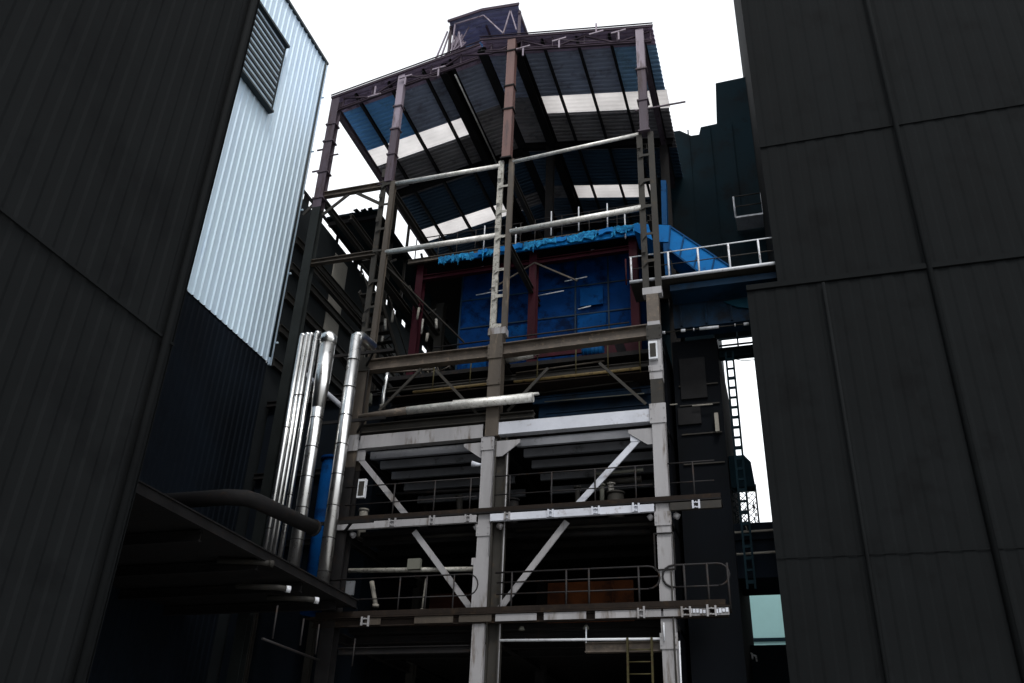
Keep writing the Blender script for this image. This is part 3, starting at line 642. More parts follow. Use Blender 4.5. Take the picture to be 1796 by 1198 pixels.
# slanted white strut behind them
st = thing('slanted_strut', 'short white sloping pipe behind the thick metal clad pipes', 'pipe', PY(600, 712, .2))
MB().tube([PY(534, 655, .2), PY(603, 716, .2)], .085, 12).build('pipe_run', 'palebright', st)
MB().tube([PY(603, 716, .2), PY(603, 716, .2)+V((.05, 0, -.04))], .12, 12).build('flange', 'palebright', st)
bp_ = thing('blue_pipe', 'dark blue wide pipe standing behind the right thick clad pipe', 'pipe', (-13.75, .4, 7.4))
MB().tube([(-13.85, .4, 7.3), (-13.85, .4, 12.2)], .32, 20).build('pipe_run', 'bluepanel', bp_)
MB().tube([(-13.85, .4, 12.2), (-13.85, .4, 12.3)], .38, 20).build('flange', 'blue', bp_)
# pipe brackets
# horizontal duct toward the camera
hd = thing('horizontal_duct', 'thick dark horizontal duct crossing in front of the pipe bottoms at far left', 'duct', (-12.9, -3, 9.4))
q0 = PX(452, 880, -12.3)
MB().tube([q0+V((-6, -.5, 0)), q0+V((-.6, -.45, 0)), q0+V((-.15, -.3, 0)), q0, PX(548, 925, -12.3)], .20, 18).build('duct_run', 'dark', hd)
MB().tube([PX(548, 925, -12.3), PX(548, 925, -12.3)+V((0, .07, 0))], .24, 18).build('flange', 'dark', hd)
# ledge
lg = thing('side_canopy', 'dark flat canopy slab at lower left that the silver pipes stand on', 'canopy', (-14, -4, 7.3))
MB().box(-19, -12.2, -11.5, -.05, 7.36, 7.5).build('slab', 'dark', lg)
MB().ibeam((-12.12, -11.5, 7.42), (-12.12, -.1, 7.42), .12, .26).build('edge_beam', 'dark', lg)
for y in (-10, -7.6, -5.2, -3.0, -1.0): MB().ibeam((-18.5, y, 7.2), (-12.3, y, 7.2), .12, .24).build('joist', 'dark', lg)
for k, (px, py0, py1) in enumerate(((487, 1062, 1122), (533, 1085, 1132), (560, 1095, 1148), (623, 1120, 1168))):
    a = PX(px, py0, -12.0); b = PX(px-6, py1, -12.0)
    MB().tube([a, (a.x, a.y, b.z)], .025, 8).build('hanger_rod', 'rail', lg)
a = PX(460, 1120, -12.0); b = PX(560, 1150, -12.0); MB().tube([a, (a.x, b.y, a.z)], .03, 8).build('hanger_rail', 'rail', lg)
for i, (px, py, lab) in enumerate(((470, 985, 'bent grey pipe end below the canopy slab at far left'), (500, 1030, 'round lamp like pipe stub below the canopy slab'), (550, 1050, 'small white ended pipe below the canopy slab nearest the tower'))):
    a = PX(px, py, -12.0); q = thing('pipe_stub', lab, 'pipe', a)
    MB().tube([a+V((-1.2, -.3, 0)), a+V((-.2, 0, 0)), a+V((0, .1, -.02))], .07, 10).build('pipe_run', 'girt', q)
    MB().tube([a+V((-.02, .08, -.02)), a+V((.06, .16, -.02))], .085, 10).build('end_cap', 'railpale' if i else 'girt', q)

# ================================================================== left clad hall
XW = -18.0
cb = thing('clad_hall', 'tall hall at left in pale blue ribbed cladding with a slatted louvre near its roof', 'building', (-24, -4, 0))
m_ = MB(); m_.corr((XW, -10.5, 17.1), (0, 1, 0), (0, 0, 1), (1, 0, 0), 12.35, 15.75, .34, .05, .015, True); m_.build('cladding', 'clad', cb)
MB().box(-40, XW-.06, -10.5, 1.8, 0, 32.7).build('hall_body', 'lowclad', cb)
MB().box(XW-.3, XW+.12, -10.5, 1.95, 32.85, 32.98).build('roof_trim', 'louvre', cb)
MB().box(XW-.05, XW+.09, 1.82, 1.95, 17.0, 32.8).build('corner_trim', 'clad', cb)
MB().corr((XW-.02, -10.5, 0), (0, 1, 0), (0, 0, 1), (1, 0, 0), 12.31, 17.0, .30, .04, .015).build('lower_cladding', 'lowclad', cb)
lv = MB().box(XW+.05, XW+.10, -9.0, -1.35, 26.9, 30.5).build('louvre', 'clad', cb)
m_ = MB()
for k in range(11):
    z = 27.0+k*.325; m_.prism([(-.03, -.085), (.02, -.085), (.02, .05), (-.03, .05)], (XW+.135, -9.0, z), (XW+.135, -1.4, z))
m_.build('louvre_blade', 'louvre', lv)
m_ = MB(); m_.box(XW+.05, XW+.16, -1.37, -1.33, 26.8, 30.6); m_.box(XW+.05, XW+.3, -9, -1.4, 26.74, 26.84); m_.box(XW+.05, XW+.3, -9, -1.3, 30.5, 30.62); m_.build('louvre_frame', 'louvre', lv)
for k in range(5): MB().tube([(XW+.08, 1.95, 18+k*3.2), (XW+.2, 1.95, 18.0+k*3.2)], .04, 6).build('pipe_clip', 'clad', cb)
MB().tube([(XW+.2, 1.6, 17.2), (XW+.2, 1.6, 32.6)], .05, 8).build('downpipe', 'louvre', cb)

# near dark hall, added to fill the dark left margin
nh = thing('added_dark_hall', 'added plain charcoal ribbed hall filling the dark left margin', 'building', (-16, -22, 0))
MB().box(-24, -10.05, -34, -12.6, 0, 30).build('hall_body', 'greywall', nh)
MB().corr((-10.0, -34, 0), (0, 1, 0), (0, 0, 1), (1, 0, 0), 21.4, 30, .5, .016, .01).build('added_wall_sheet', 'greywall', nh)
MB().corr((-24, -12.55, 0), (1, 0, 0), (0, 0, 1), (0, 1, 0), 14.0, 30, .5, .03, .01).build('added_wall_sheet', 'greywall', nh)
for z in (9, 19): MB().box(-9.97, -9.93, -34, -12.6, z, z+.05).build('added_sheet_joint', 'greywall', nh)
MB().tube([(-9.86, -12.9, 0), (-9.86, -12.9, 30)], .07, 10).build('downpipe', 'greywall', nh)

# lower left block behind the pipes
lb = thing('lower_block', 'dark lower block between the clad hall and the tower behind the silver pipes', 'building', (-15.5, 4, 0))
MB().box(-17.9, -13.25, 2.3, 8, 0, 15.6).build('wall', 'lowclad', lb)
for z in (15.45, 12.6, 10.1): MB().ibeam((-17.9, 2.15, z), (-13.3, 2.15, z), .14, .22).build('girt', 'dark', lb)
for x in (-16.8, -14.6): MB().ibeam((x, 2.0, 0), (x, 2.0, 15.9), .2, .2, up=(0, -1, 0)).build('post', 'girt', lb)
for i, y in enumerate((2.28,)): MB().box(-13.9, -13.45, 2.22, 2.29, 8.3, 8.75).build('glint_patch', 'railpale', lb)  # pale plate painted in for a small sky glint
for x in (-13.35, -12.95):
    pass

# rear left hall: wall with girts, open slot below its roof
rl = thing('rear_hall', 'dim rear hall at left with pale wall panels and a daylight slot below its roof', 'building', (-18.5, 9, 0))
MB().box(-18.06, -18.0, 1.81, 22, 0, 25.12).build('wall', 'rearwall', rl)
for z in (22.9, 21.6, 20.2, 18.7, 17.2): MB().ibeam((-17.9, 2.0, z), (-17.9, 22, z), .18, .34).build('girt', 'girt', rl)
for y0, y1, z0, z1 in ((5.3, 6.5, 23.1, 24.5), (5.3, 6.5, 21.8, 22.7), (5.3, 6.5, 20.45, 21.4), (5.35, 6.45, 18.95, 20.0), (8.5, 9.3, 20.45, 21.4)):
    MB().box(-17.99, -17.95, y0, y1, z0, z1).build('wall_panel', 'panel', rl)
for y, hw in ((2.4, .2), (3.6, .22), (5.35, .1), (7.3, .22), (9.3, .2), (10.4, .3), (11.4, .35), (12.5, .4), (13.9, .5), (15.4, .4), (17, .5), (19, .8)): MB().box(-18.05, -18.01, y-hw, y+hw, 25.1, 25.5).build('roof_post', 'black', rl)
MB().box(-18.06, -18.0, 1.98, 22, 25.47, 25.63).build('head_beam', 'black', rl)
# canopy bridging to the tower
cn = thing('link_canopy', 'dark ragged canopy roof linking the rear hall to the tower, seen from below', 'canopy', (-16.7, 8, 25.5))
MB().box(-18.04, -15.55, 4.2, 22, 25.63, 25.73).build('roof_sheet', 'teal', cn)
m_ = MB(); x = -17.5
while x < -15.6:
    wd = .08+random.random()*.16; L = .08+random.random()*.40; sk = random.uniform(-.1, .1)
    m_.poly([(x, 4.3, 25.66), (x+wd, 4.3, 25.66), (x+wd+sk, 4.3-L, 25.64), (x+sk, 4.3-L*.8, 25.67)], (0, 0, .03)); x += wd+random.random()*.09
m_.build('torn_edge', 'teal', cn)
for y in (4.3, 7.4, 10.5, 13.6, 17): MB().box(-17.97, -15.5, y, y+.18, 25.3, 25.5).build('cross_beam', 'black', cn)
MB().ibeam((-15.5, 4.25, 25.42), (-15.5, 22, 25.42), .16, .24).build('edge_beam', 'black', cn)

# side frame left of the tower top: receding beams with vertical posts
for z in (24.6,):
    for y in (2.5, 5.0, 8.0, 10.5): MB().bar((XA, y, Z5), (XA, y, 27.8), .10, .12, up=(0, -1, 0)).build('eave_post', 'girt', bh) if y in (8.0,) else None
MB().ibeam((XA+1.3, .3, 22.2), (XA+1.3, 12.3, 22.2), .16, .22).build('floor_beam', 'girt', bh)
MB().ibeam((-13.6, .3, Z4+.1), (-13.6, 12.3, Z4+.1), .3, .22).build('floor_beam', 'girt', bh)

# ================================================================== right side
hk = thing('rear_tower_block', 'dark teal windowless block behind the tower at right with a stepped top against the sky', 'building', (-1, 13, 0))
prof = [PY(1150, 240, 9), PY(1172, 232, 9), PY(1192, 229, 9), PY(1212, 238, 9), PY(1226, 236, 9), PY(1229, 223, 9), PY(1257, 217, 9), PY(1255, 146, 9)]
zs_top = PY(1255, 146, 9).z
pts = [(p.x, 9, p.z) for p in prof]+[(3.5, 9, zs_top+.15), (3.5, 9, PY(1300, 570, 9).z), (PY(1150, 575, 9).x, 9, PY(1300, 570, 9).z)]
MB().poly(pts, (0, 1.0, 0)).build('upper_block', 'teal', hk)
MB().box(PY(1150, 575, 9).x, -1.9, 10.0, 17, 0, 31.5).build('rear_block', 'teal', hk)
zb = PY(1300, 570, 9).z
MB().box(PY(1150, 800, 9).x, PY(1256, 640, 9).x, 9.05, 16, 0, zb).build('lower_block', 'teal', hk)
m_ = MB()
for x in (-3.2, -2.2, -1.2, -.2, .8): m_.box(x-.03, x+.03, 8.94, 8.995, zb+.2, 31.5)
m_.build('sheet_seam', 'teal', hk)
def balcony(x0p, x1p, yt, yb, Y, lab):
    a = PY(x0p, yb, Y); b = PY(x1p, yb, Y); t = PY(x0p, yt, Y)
    r = thing('balcony', lab, 'balcony', (a.x, Y, a.z)); h = t.z-a.z
    xb_ = b.x
    MB().box(a.x, xb_, Y-.05, Y+.9, a.z-.08, a.z).build('deck', 'railpale', r)
    for x in (a.x, xb_): MB().tube([(x, Y, a.z), (x, Y, a.z+h)], .04, 8).build('rail_post', 'railpale', r)
    MB().tube([(a.x, Y, a.z+h), (xb_, Y, a.z+h)], .03, 8).build('handrail', 'girt', r)
    MB().tube([(a.x, Y, a.z+h*.5), (xb_, Y, a.z+h*.5)], .03, 8).build('mid_rail', 'girt', r)
balcony(1290, 1340, 345, 381, 8.0, 'small pale railed balcony high on the dark teal block')
balcony(1180, 1234, 519, 537, 6.5, 'small dim railed balcony below the blue gallery')

# blue gallery / inclined chute
ch = thing('blue_chute', 'bright blue box chute leaving the tower top and sloping down to the right', 'chute', (-2, 2.2, 18.5))
YC = 2.2
a, b, c_, d = PY(1120, 393, YC), PY(1172, 395, YC), PY(1172, 428, YC), PY(1120, 428, YC)
MB().poly([PY(1112, 392, YC), PY(1174, 395, YC), PY(1174, 424, YC), PY(1150, 424, YC), PY(1112, 404, YC)], (0, 1.2, 0)).build('chute_head', 'bluebright', ch)
MB().poly([PY(1175, 396, YC), PY(1283, 468, YC), PY(1270, 492, YC), PY(1236, 486, YC), PY(1173, 438, YC)], (0, 1.2, 0)).build('chute_body', 'bluebright', ch)
m_ = MB()
for q, r_ in (((1176, 396), (1173, 437)), ((1200, 413), (1192, 451)), ((1227, 431), (1217, 470)), ((1254, 449), (1246, 485))):
    m_.bar(PY(*q, YC-.02), PY(*r_, YC-.02), .05, .06, up=(0, 1, 0))
m_.bar(PY(1175, 397, YC-.02), PY(1283, 469, YC-.02), .05, .05); m_.bar(PY(1173, 437, YC-.02), PY(1236, 485, YC-.02), .05, .06)
m_.build('chute_rib', 'bluemid', ch)
MB().poly([PY(1159, 316, YC), PY(1168, 316, YC), PY(1170, 394, YC), PY(1161, 394, YC)], (0, .35, 0)).build('vertical_duct', 'bluemid', ch)
MB().poly([PY(1163, 426, YC), PY(1172, 426, YC), PY(1176, 482, YC), PY(1167, 482, YC)], (0, .35, 0)).build('vertical_duct', 'bluemid', ch)
# walkway at right
ZG = PY(1200, 484, .2).z
w5 = thing('walkway', 'high walkway leading right from the tower with white lit edge and pale railing', 'walkway', (-1.5, .2, ZG), 'walkways right of the tower')
xg0, xg1 = PY(1105, 497, .2).x, 2.2
MB().box(xg0, xg1, .2, 1.4, ZG-.02, ZG+.02).build('deck', 'girt', w5)
MB().tube([(xg0, .16, ZG), (xg1, .16, ZG+.02)], .055, 10).build('edge_beam', 'railpale', w5)
MB().tube([(xg0, .2, ZG+1.0), (xg1, .2, ZG+1.02)], .022, 8).build('handrail', 'railpale', w5)
MB().tube([(xg0, .2, ZG+.52), (xg1, .2, ZG+.52)], .018, 8).build('mid_rail', 'girt', w5)
for px in (1107, 1173, 1226, 1281, 1335): x = PY(px, 470, .2).x; MB().tube([(x, .2, ZG), (x, .2, ZG+1.0)], .032, 8).build('rail_post', 'railpale', w5)
MB().tube([(xg0-.12, .2, ZG-.05), (xg0-.12, .2, ZG+.95)], .03, 8).build('rail_post', 'maroon', w5)
# blue gallery beneath the walkway
gl = thing('blue_gallery', 'deep blue enclosed gallery hanging below the high right walkway', 'gallery', (0, 1.5, 16.3))
MB().box(XD+.45, 2.2, 1.5, 2.15, 16.35, ZG-.15).build('gallery_body', 'deepblue', gl)
MB().box(XD+.5, 2.2, .45, 1.35, ZG-.34, ZG-.12).build('edge_girder', 'deepblue', gl)
MB().poly([(-2.3+1.3, 1.4, 17.1), (.9, 1.4, 17.25), (2.2, 1.4, 16.75), (.3, 1.4, 16.6), (-.6, 1.4, 16.85)], (0, .08, 0)).build('blue_sheet', 'bluesheet', gl)
for x in (-2.4, -1.6, -.8, 0, .8, 1.6): MB().box(x-.03, x+.03, 1.42, 1.497, 16.4, ZG-.2).build('gallery_rib', 'deepblue', gl)
# pipe at its foot; pale pieces painted in as bright glints
pl = thing('pale_pipe', 'thin pale pipe with painted bright glints under the blue gallery', 'pipe', (-1.5, 1.2, 16.2))
a, b = PY(1158, 584, 1.2), PY(1330, 566, 1.2)
MB().tube([a, b], .022, 8).build('pipe_run', 'girt', pl)
for q in ((1162, 1167), (1195, 1203), (1228, 1262), (1289, 1291), (1305, 1314), (1217, 1219)):
    t0, t1 = [(v-1158)/(1330-1158) for v in q]; MB().tube([a.lerp(b, t0), a.lerp(b, t1)], .05, 10).build('glint', 'railpale', pl)
# dark block right of tower, lower
rb = thing('stair_block', 'dark clad block standing right of the tower with faint panel joints', 'building', (-2, 4, 0))
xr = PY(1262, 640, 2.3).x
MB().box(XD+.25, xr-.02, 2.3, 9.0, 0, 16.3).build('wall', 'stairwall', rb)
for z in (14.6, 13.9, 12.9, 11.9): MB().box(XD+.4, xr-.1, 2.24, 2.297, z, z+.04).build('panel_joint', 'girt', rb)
p = PY(1215, 690, 2.25)
for (x0, x1, z0, z1) in ((1195, 1235, 700, 625), (1190, 1228, 745, 712)):
    a, b = PY(x0, z0, 2.2), PY(x1, z1, 2.2); MB().box(a.x, b.x, 2.22, 2.296, a.z, b.z).build('wall_plate', 'plate', rb)
for a_, b_ in (((1170, 711), (1188, 709)), ((1214, 712), (1250, 709))): MB().tube([PY(*a_, 2.1), PY(*b_, 2.1)], .025, 6).build('pipe_length', 'panel', rb)
a, b = PY(1256, 725, 2.1), PY(1262, 757, 2.1); MB().box(a.x-.06, a.x+.06, 2.05, 2.2, b.z, a.z).build('meter_box', 'panel', rb)
# beams against the sky
sb = thing('pipe_bridge', 'dark pipe bridge with railing crossing the strip of sky at right', 'bridge', (-.3, 3, 15.6))
zz = PY(1300, 616, 3).z
MB().ibeam((xr-.3, 3, zz-.05), (3, 3, zz-.02), .3, .34).build('girder', 'teal', sb)
for dz in (.28, .52, .85): MB().bar((xr, 3, zz+dz), (3, 3, zz+dz+.02), .05, .05).build('rail_bar', 'teal', sb)
for px in (1293, 1330): x = PY(px, 590, 3).x; MB().bar((x, 3, zz), (x, 3, zz+1.05), .05, .05, up=(0, 1, 0)).build('rail_post', 'teal', sb)
MB().tube([(PY(1285, 627, 2.9).x, 2.9, zz-.3), (PY(1305, 632, 2.9).x, 2.9, zz-.42), (.6, 2.9, zz-.43)], .012, 6).build('cable', 'black', sb)
# meshed cage
cg = thing('mesh_cage', 'wire mesh cage with dark hood against the sky at lower right', 'cage', (-1, 3, 9.6))
YG = 3.2
a, b = PY(1276, 800, YG), PY(1319, 925, YG); gx0, gx1, gz1, gz0 = a.x-.05, b.x+.22, a.z, b.z
MB().poly([(gx0, YG, gz1-1.05), (gx1, YG, gz1-1.05), (gx1-.06, YG, gz1-.25), (gx1-.25, YG, gz1), (gx0, YG, gz1)], (0, .5, 0)).build('hood', 'teal', cg)
for x in (gx0, gx1): MB().bar((x, YG, gz0), (x, YG, gz1-1.0), .05, .05, up=(0, 1, 0)).build('frame_post', 'teal', cg)
MB().bar((gx0, YG, gz0), (gx1, YG, gz0), .06, .06).build('frame_rail', 'teal', cg)
m_ = MB(); H = gz1-1.05-gz0; W = gx1-gx0; step = .19; k = -H
import itertools
while k < W:
    for sgn in (1, -1):
        p0 = [k, 0]; p1 = [k+H, H]
        if p0[0] < 0: p0 = [0, -k]
        if p1[0] > W: p1 = [W, W-k]
        if p1[1] > p0[1]:
            xa_, xb_ = (gx0+p0[0], gx0+p1[0]) if sgn > 0 else (gx1-p0[0], gx1-p1[0])
            j = random.uniform(-.03, .03); mid = ((xa_+xb_)/2+j, YG, gz0+(p0[1]+p1[1])/2+j)
            m_.tube([(xa_, YG, gz0+p0[1]), mid, (xb_, YG, gz0+p1[1])], .008+random.random()*.005, 5)
    k += step
m_.build('wire_mesh', 'teal', cg)
m_ = MB()
for k in range(16):
    x = gx0+random.random()*W; z = gz0+random.random()**2*.8; m_.tube([(x, YG+.05, z), (x+random.uniform(-.1, .1), YG+.05, z+random.uniform(.05, .22))], .02, 5)
m_.build('debris', 'teal', cg)
pf = thing('side_platform', 'dark platform with pipes below the mesh cage at lower right', 'platform', (-1, 3, 8.6))
MB().box(xr-.1, .6, 2.6, 5, gz0-.55, gz0-.05).build('deck', 'lowclad', pf)
MB().box(xr-.1, .6, 2.7, 4.8, PY(1290, 1015, 2.7).z, gz0-.56).build('skirt', 'lowclad', pf)
for z in (gz0-.35, gz0-1.0): MB().tube([(xr, 2.5, z), (.3, 2.5, z+.03)], .035, 8).build('pipe_run', 'panel', pf)
MB().tube([(xr+.3, 2.5, gz0+.05), (xr+.36, 2.5, gz0-.3), (xr+.1, 2.5, gz0-.35)], .02, 6).build('cable', 'panel', pf)
# pale teal building far behind
pt = thing('far_hall', 'distant pale teal rendered hall seen in the gap at lower right', 'building', (3, 40, 0))
MB().box(-8, 14, 40, 60, 0, PY(1310, 1012, 40).z).build('wall', 'paleteal', pt)
MB().box(-8.1, 14.1, 39.9, 39.99, PY(1310, 1122, 40).z-.15, PY(1310, 1120, 40).z).build('dark_band', 'teal', pt)
# low shed with white pieces in front
ls = thing('low_shed', 'low dark shed roof with a row of white fittings at the bottom right', 'shed', (-1, 6, 0))
MB().box(-2.4, 1.2, 6, 10, 0, PY(1310, 1132, 6).z).build('body', 'lowclad', ls)
for k in range(4):
    p = PY(1302+k*7, 1146+random.randint(-2, 3), 5.9); MB().tube([(p.x-.05, 5.85, p.z), (p.x+.05, 5.85, p.z-.04), (p.x+.06, 5.85, p.z-.2)], .03, 8).build('fitting', 'railpale', ls)

# big charcoal building added to fill the dark right margin
rbg = thing('added_charcoal_building', 'added tall charcoal building filling the dark right margin beside the teal block', 'building', (7, 4, 0))
XE, XE2 = PY(1324, 190, 0).x, PY(1324, 640, 0).x
MB().box(XE, 30, .0, 14, 16.6, 52).build('added_upper_wall', 'greydark', rbg)
MB().box(XE2, 30, -.12, 13.5, 0, 16.5).build('added_lower_wall', 'greydark', rbg)
MB().corr((XE, -.02, 16.6), (1, 0, 0), (0, 0, 1), (0, -1, 0), 20, 35, .6, .016, .01).build('added_wall_sheet', 'greydark', rbg)
for z in (22, 32): MB().box(XE, 30, -.08, -.03, z, z+.04).build('added_sheet_joint', 'greydark', rbg)
MB().tube([(XE+4.2, -.2, 0), (XE+4.2, -.2, 50)], .08, 10).build('downpipe', 'greydark', rbg)

# ================================================================== extra fittings
def plate(x, z, w_, h_, mm, y=-.19, parent=None, nb=2):
    p = MB().box(x-w_/2, x+w_/2, y-.018, y, z-h_/2, z+h_/2)
    for sx in (-1, 1):
        for k in range(nb):
            zz = z-h_/2+(k+.5)*h_/nb; p.tube([(x+sx*(w_/2-.05), y-.04, zz), (x+sx*(w_/2-.05), y-.01, zz)], .018, 6)
    return p.build('connection_plate', mm, parent or bh)
for x, z, w_, h_, mm, y in ((XD, 9.45, .46, .40, 'pale', -.185), (XD, 12.62, .48, .62, 'pale', -.185), (XC-.1, 12.1, .42, .40, 'pale', -.185), (XC-.1, 9.4, .42, .34, 'pale', -.185),
                         (XD, 15.35, .46, .5, 'girt', -.185), (XC, 15.3, .5, .52, 'brown', -.21), (XB, 15.35, .5, .5, 'girt', -.23), (XB, 12.5, .5, .55, 'pale', -.235),
                         (XC-.1, 4.6, .42, .5, 'pale', -.185), (XD, 6.2, .46, .4, 'pale', -.185), (XD, 14.1, .42, .2, 'pale', -.185), (XC, 14.2, .46, .22, 'brown', -.21)):
    plate(x, z, w_, h_, mm, y)
# conduits clipped to the columns
for x, y, z0, z1, mm in ((XC+.16, -.22, 6.2, 12.2, 'girt'), (XD+.14, -.22, 4.0, 8.0, 'girt'), (XD+.24, -.14, 3.8, 6.2, 'railpale'), (XC+.48, -.02, 4.0, 11.9, 'pale'), (XB+.26, -.2, 12.6, 15.2, 'dark')):
    MB().tube([(x, y, z0), (x, y, (z0+z1)/2), (x+.015, y, z1)], .022, 8).build('conduit_pipe', mm, bh)
# thin pipes hung in the left bay above the pale beam and under the upper walkway
for k, (a, b, Y, mm, r) in enumerate((((662, 690), (858, 668), 1.2, 'girt', .035), ((668, 706), (845, 689), 1.6, 'dark', .05), ((700, 678), (858, 660), 2.0, 'brown', .03), ((905, 668), (1130, 640), 1.6, 'dark', .05),
       ((940, 690), (1110, 668), 1.5, 'girt', .028), ((955, 705), (1130, 690), 1.4, 'panel2', .02), ((905, 655), (1060, 633), 1.3, 'brown', .035), ((660, 655), (760, 648), 1.8, 'brown', .04))):
    MB().tube([PY(*a, Y), PY(*b, Y)], r, 8).build('service_line', mm, bh)
sv = thing('bent_silver_pipe', 'short shiny bent pipe behind the left knee brace below the brown beam', 'pipe', PY(672, 715, .9))
MB().tube([PY(671, 716, .9), PY(673, 690, .9), PY(677, 668, .9), PY(680, 654, .9)], .07, 12).build('pipe_run', 'lag', sv)
MB().tube([PY(671, 716, .9), PY(671, 710, .9)], .10, 12).build('flange', 'panel', sv)
cn2 = thing('canister', 'dull grey canister on a short leg beside the shiny bent pipe', 'canister', PY(645, 735, .8))
MB().tube([PY(644, 710, .8), PY(645, 692, .8)], .16, 14).build('shell', 'panel2', cn2); MB().tube([PY(643, 732, .8), PY(644, 710, .8)], .05, 10).build('leg', 'panel2', cn2)
# black stringer of an inner stair, red and blue motor on the upper walkway
ss = thing('inner_stair', 'black steep stair stringers between the brown beam and the upper walkway at right', 'stair', PY(1115, 690, 1.6))
for d in (0, .55):
    MB().bar(PY(1085, 602, 1.6)+V((0, d, 0)), PY(1118, 690, 1.6)+V((0, d, 0)), .06, .30).build('stringer', 'black', ss)
for k in range(8):
    p = PY(1085, 602, 1.6).lerp(PY(1118, 690, 1.6), (k+.5)/8); MB().box(p.x-.14, p.x+.14, 1.6, 2.15, p.z, p.z+.03).build('tread', 'black', ss)
mo = thing('pump_motor', 'small blue motor with red base on the upper walkway below the brown beam', 'motor', PY(1040, 622, 1.5))
p = PY(1040, 618, 1.5); MB().tube([p+V((-.35, 0, .05)), p+V((.35, 0, .05))], .2, 14).build('motor_body', 'bluemid', mo); MB().box(p.x-.45, p.x+.45, 1.4, 1.7, p.z-.22, p.z-.12).build('base', 'maroon', mo)
for k in range(5): MB().tube([p+V((-.3+.13*k, 0, .05)), p+V((-.28+.13*k, 0, .05))], .225, 14).build('cooling_fin', 'bluemid', mo)
for a, b in (((880, 612), (1050, 604)), ((1060, 600), (1120, 596))): MB().box(PY(*a, 2.2).x, PY(*b, 2.2).x, 2.2, 2.3, PY(*a, 2.2).z-.5, PY(*b, 2.2).z+.1).build('red_panel', 'maroon', bo)
# equipment behind the middle walkway
for k, (px, py0, py1, w_, mm, lab) in enumerate(((1056, 895, 852, .10, 'panel2', 'slim grey upright pipe behind the middle walkway left of the drum'), (1072, 895, 850, .14, 'galvdim', 'grey upright pipe behind the middle walkway beside the drum'), (806, 905, 872, .16, 'girt', 'small gauge pot behind the middle walkway left of the centre column'), (1013, 895, 856, .12, 'girt', 'dim brown standpipe behind the lower end of the upper right brace'))):
    a, b = PY(px, py0, 1.4), PY(px, py1, 1.4); t = thing('standpipe', lab, 'pipe', a)
    MB().tube([a, b], w_/2+.02, 12).build('pipe_run', mm, t); MB().tube([b+V((0, 0, -.01)), b+V((0, 0, .04))], w_/2+.06, 12).build('flange', mm, t)
MB().tube([PY(1045, 832, 1.5), PY(1128, 824, 1.5)], .05, 10).build('service_line', 'panel2', bh)
MB().tube([PY(1060, 846, 1.8), PY(1125, 840, 1.8)], .10, 10).build('service_line', 'girt', bh)
MB().tube([PY(660, 868, 1.4), PY(850, 858, 1.4)], .05, 10).build('service_line', 'dark', bh)
for a, b, r, mm in (((905, 928), (1150, 918), .06, 'girt'), ((905, 940), (1140, 932), .09, 'dark'), ((690, 945), (850, 935), .06, 'girt'), ((880, 1105), (1160, 1103), .05, 'dark'), ((640, 1108), (835, 1104), .05, 'girt')):
    MB().tube([PY(*a, .8), PY(*b, .8)], r, 10).build('service_line', mm, bh)
# hanging lamps under the bottom walkway
for px, py, lab in ((1028, 1098, 'small round lamp hanging under the lowest walkway between centre and right columns'), (915, 1100, 'tiny dim lamp hanging under the lowest walkway right of the centre column')):
    p = PY(px, py, .1); l = thing('hanging_lamp', lab, 'lamp', p)
    MB().tube([p+V((0, 0, .25)), p], .012, 6).build('cable', 'dark', l); MB().tube([p+V((0, 0, .02)), p+V((0, 0, -.08))], [.05, .09], 12).build('lamp_shade', 'panel2', l)
MB().tube([PY(1028, 1128, .0), PY(1028, 1100, .0)], .02, 8).build('conduit_pipe', 'railpale', bh)
MB().tube([PY(1165, 1124, -.25), PY(1164, 1092, -.25)], .02, 8).build('conduit_pipe', 'railpale', bh)
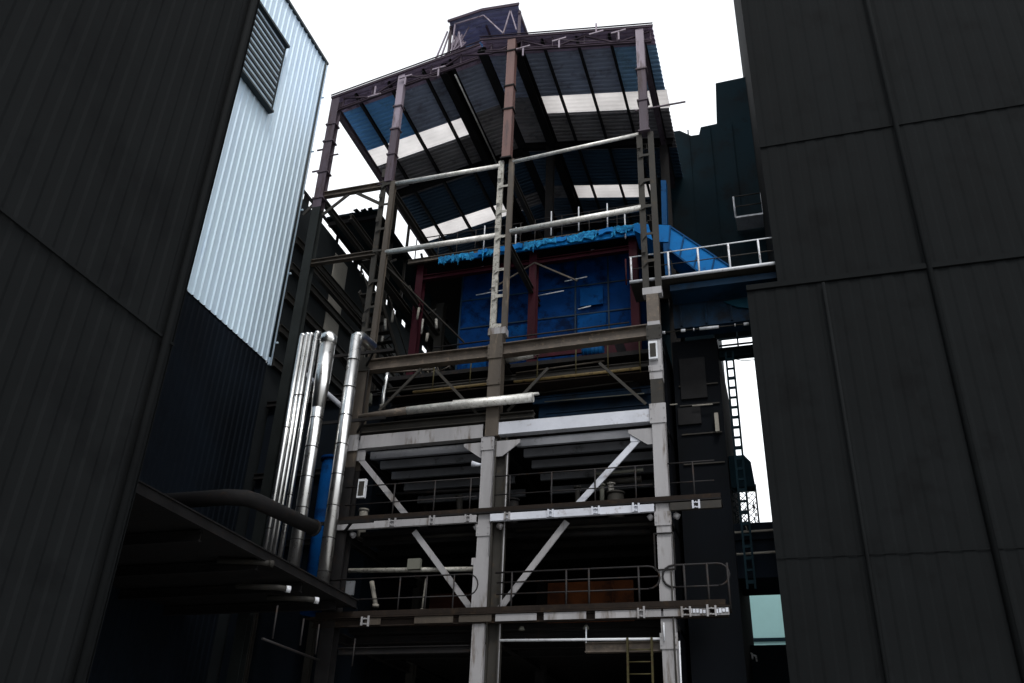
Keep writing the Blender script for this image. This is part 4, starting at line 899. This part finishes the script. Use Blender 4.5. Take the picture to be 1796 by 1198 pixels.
# rear stair and broken framing seen through the left bays
rs = thing('rear_stair', 'dark metal stair flight behind the second column descending towards the tower', 'stair', (-14.6, 6, 14.5))
for dx in (0, .8):
    MB().bar((-15.2+dx, 3.0, 20.6), (-15.2+dx, 9.5, 16.2), .05, .26, up=(0, 0, 1)).build('stringer', 'girt', rs)
    MB().tube([(-15.2+dx, 3.0, 21.6), (-15.2+dx, 9.5, 17.2)], .025, 8).build('handrail', 'girt', rs)
for k in range(18):
    t_ = (k+.5)/18; y = 3.0+6.5*t_; z = 20.6-4.4*t_
    MB().box(-15.18, -14.42, y-.12, y+.12, z, z+.04).build('tread', 'girt', rs)
rb_ = random.Random(5)
bf = thing('broken_framing', 'tangle of bent dark struts and torn sheet pieces behind the second column', 'scrap', (-15, 6, 17))
for k in range(30):
    p = V((rb_.uniform(-17.2, -13.6), rb_.uniform(4, 11), rb_.uniform(17.5, 24.6))); d = V((rb_.uniform(-.6, .6), rb_.uniform(-1.2, 1.2), rb_.uniform(-.9, .9)))
    MB().angle(p, p+d, .06+.06*rb_.random(), .015).build('bent_strut', rb_.choice(('girt', 'dark', 'brown', 'girt')), bf)
for k, (px, py) in enumerate(((676, 560), (690, 545), (672, 590), (735, 540), (742, 560), (750, 585), (765, 560))):
    p = PY(px, py, 3.4); L = rb_.uniform(.25, .7)
    MB().tube([p, p+V((rb_.uniform(-.05, .05), 0, -L))], .03+.03*rb_.random(), 8).build('loose_pipe', 'panel' if k % 2 else 'galvdim', bf)
# wall details on the two added charcoal buildings
MB().corr((XE2, -.14, 0), (1, 0, 0), (0, 0, 1), (0, -1, 0), 20, 16.4, .6, .016, .01).build('added_wall_sheet', 'greydark', rbg)
MB().box(XE2, XE2+20, -.22, -.10, 16.42, 16.6).build('added_flashing', 'greydark', rbg)
for z in (8.2,): MB().box(XE2, XE2+20, -.185, -.175, z, z+.03).build('added_sheet_joint', 'greydark', rbg)
MB().tube([(XE2+2.2, -.3, 0), (XE2+2.2, -.3, 16.3)], .05, 8).build('conduit_pipe', 'greydark', rbg)

# brackets holding the silver pipes and cross framing of the ridge monitor
pb = thing('pipe_rack', 'dark steel brackets clamped across the row of thin silver pipes', 'bracket', (-13.3, YP, 9))
for z in (9.6, 12.9, 15.3):
    MB().bar((-14.0, YP+.16, z), (-11.4, YP+.16, z), .06, .10).build('cross_bar', 'dark', pb)
    MB().bar((-12.1, YP+.16, z), (-12.9, .0, z), .06, .08).build('stay', 'dark', pb)
t_ = MB()
for y in (1.5, 3.5): t_.bar((-10.9, y, 31.1), (-8.0, y, 31.15), .10, .14)
t_.bar((-10.85, 1.0, 30.2), (-8.1, 1.0, 31.0), .05, .07); t_.bar((-8.2, 1.0, 30.2), (-10.8, 1.0, 31.0), .05, .07); t_.bar((-9.5, .3, 31.2), (-9.5, 5, 31.2), .08, .1)
t_.build('inner_framing', 'trim', mon)
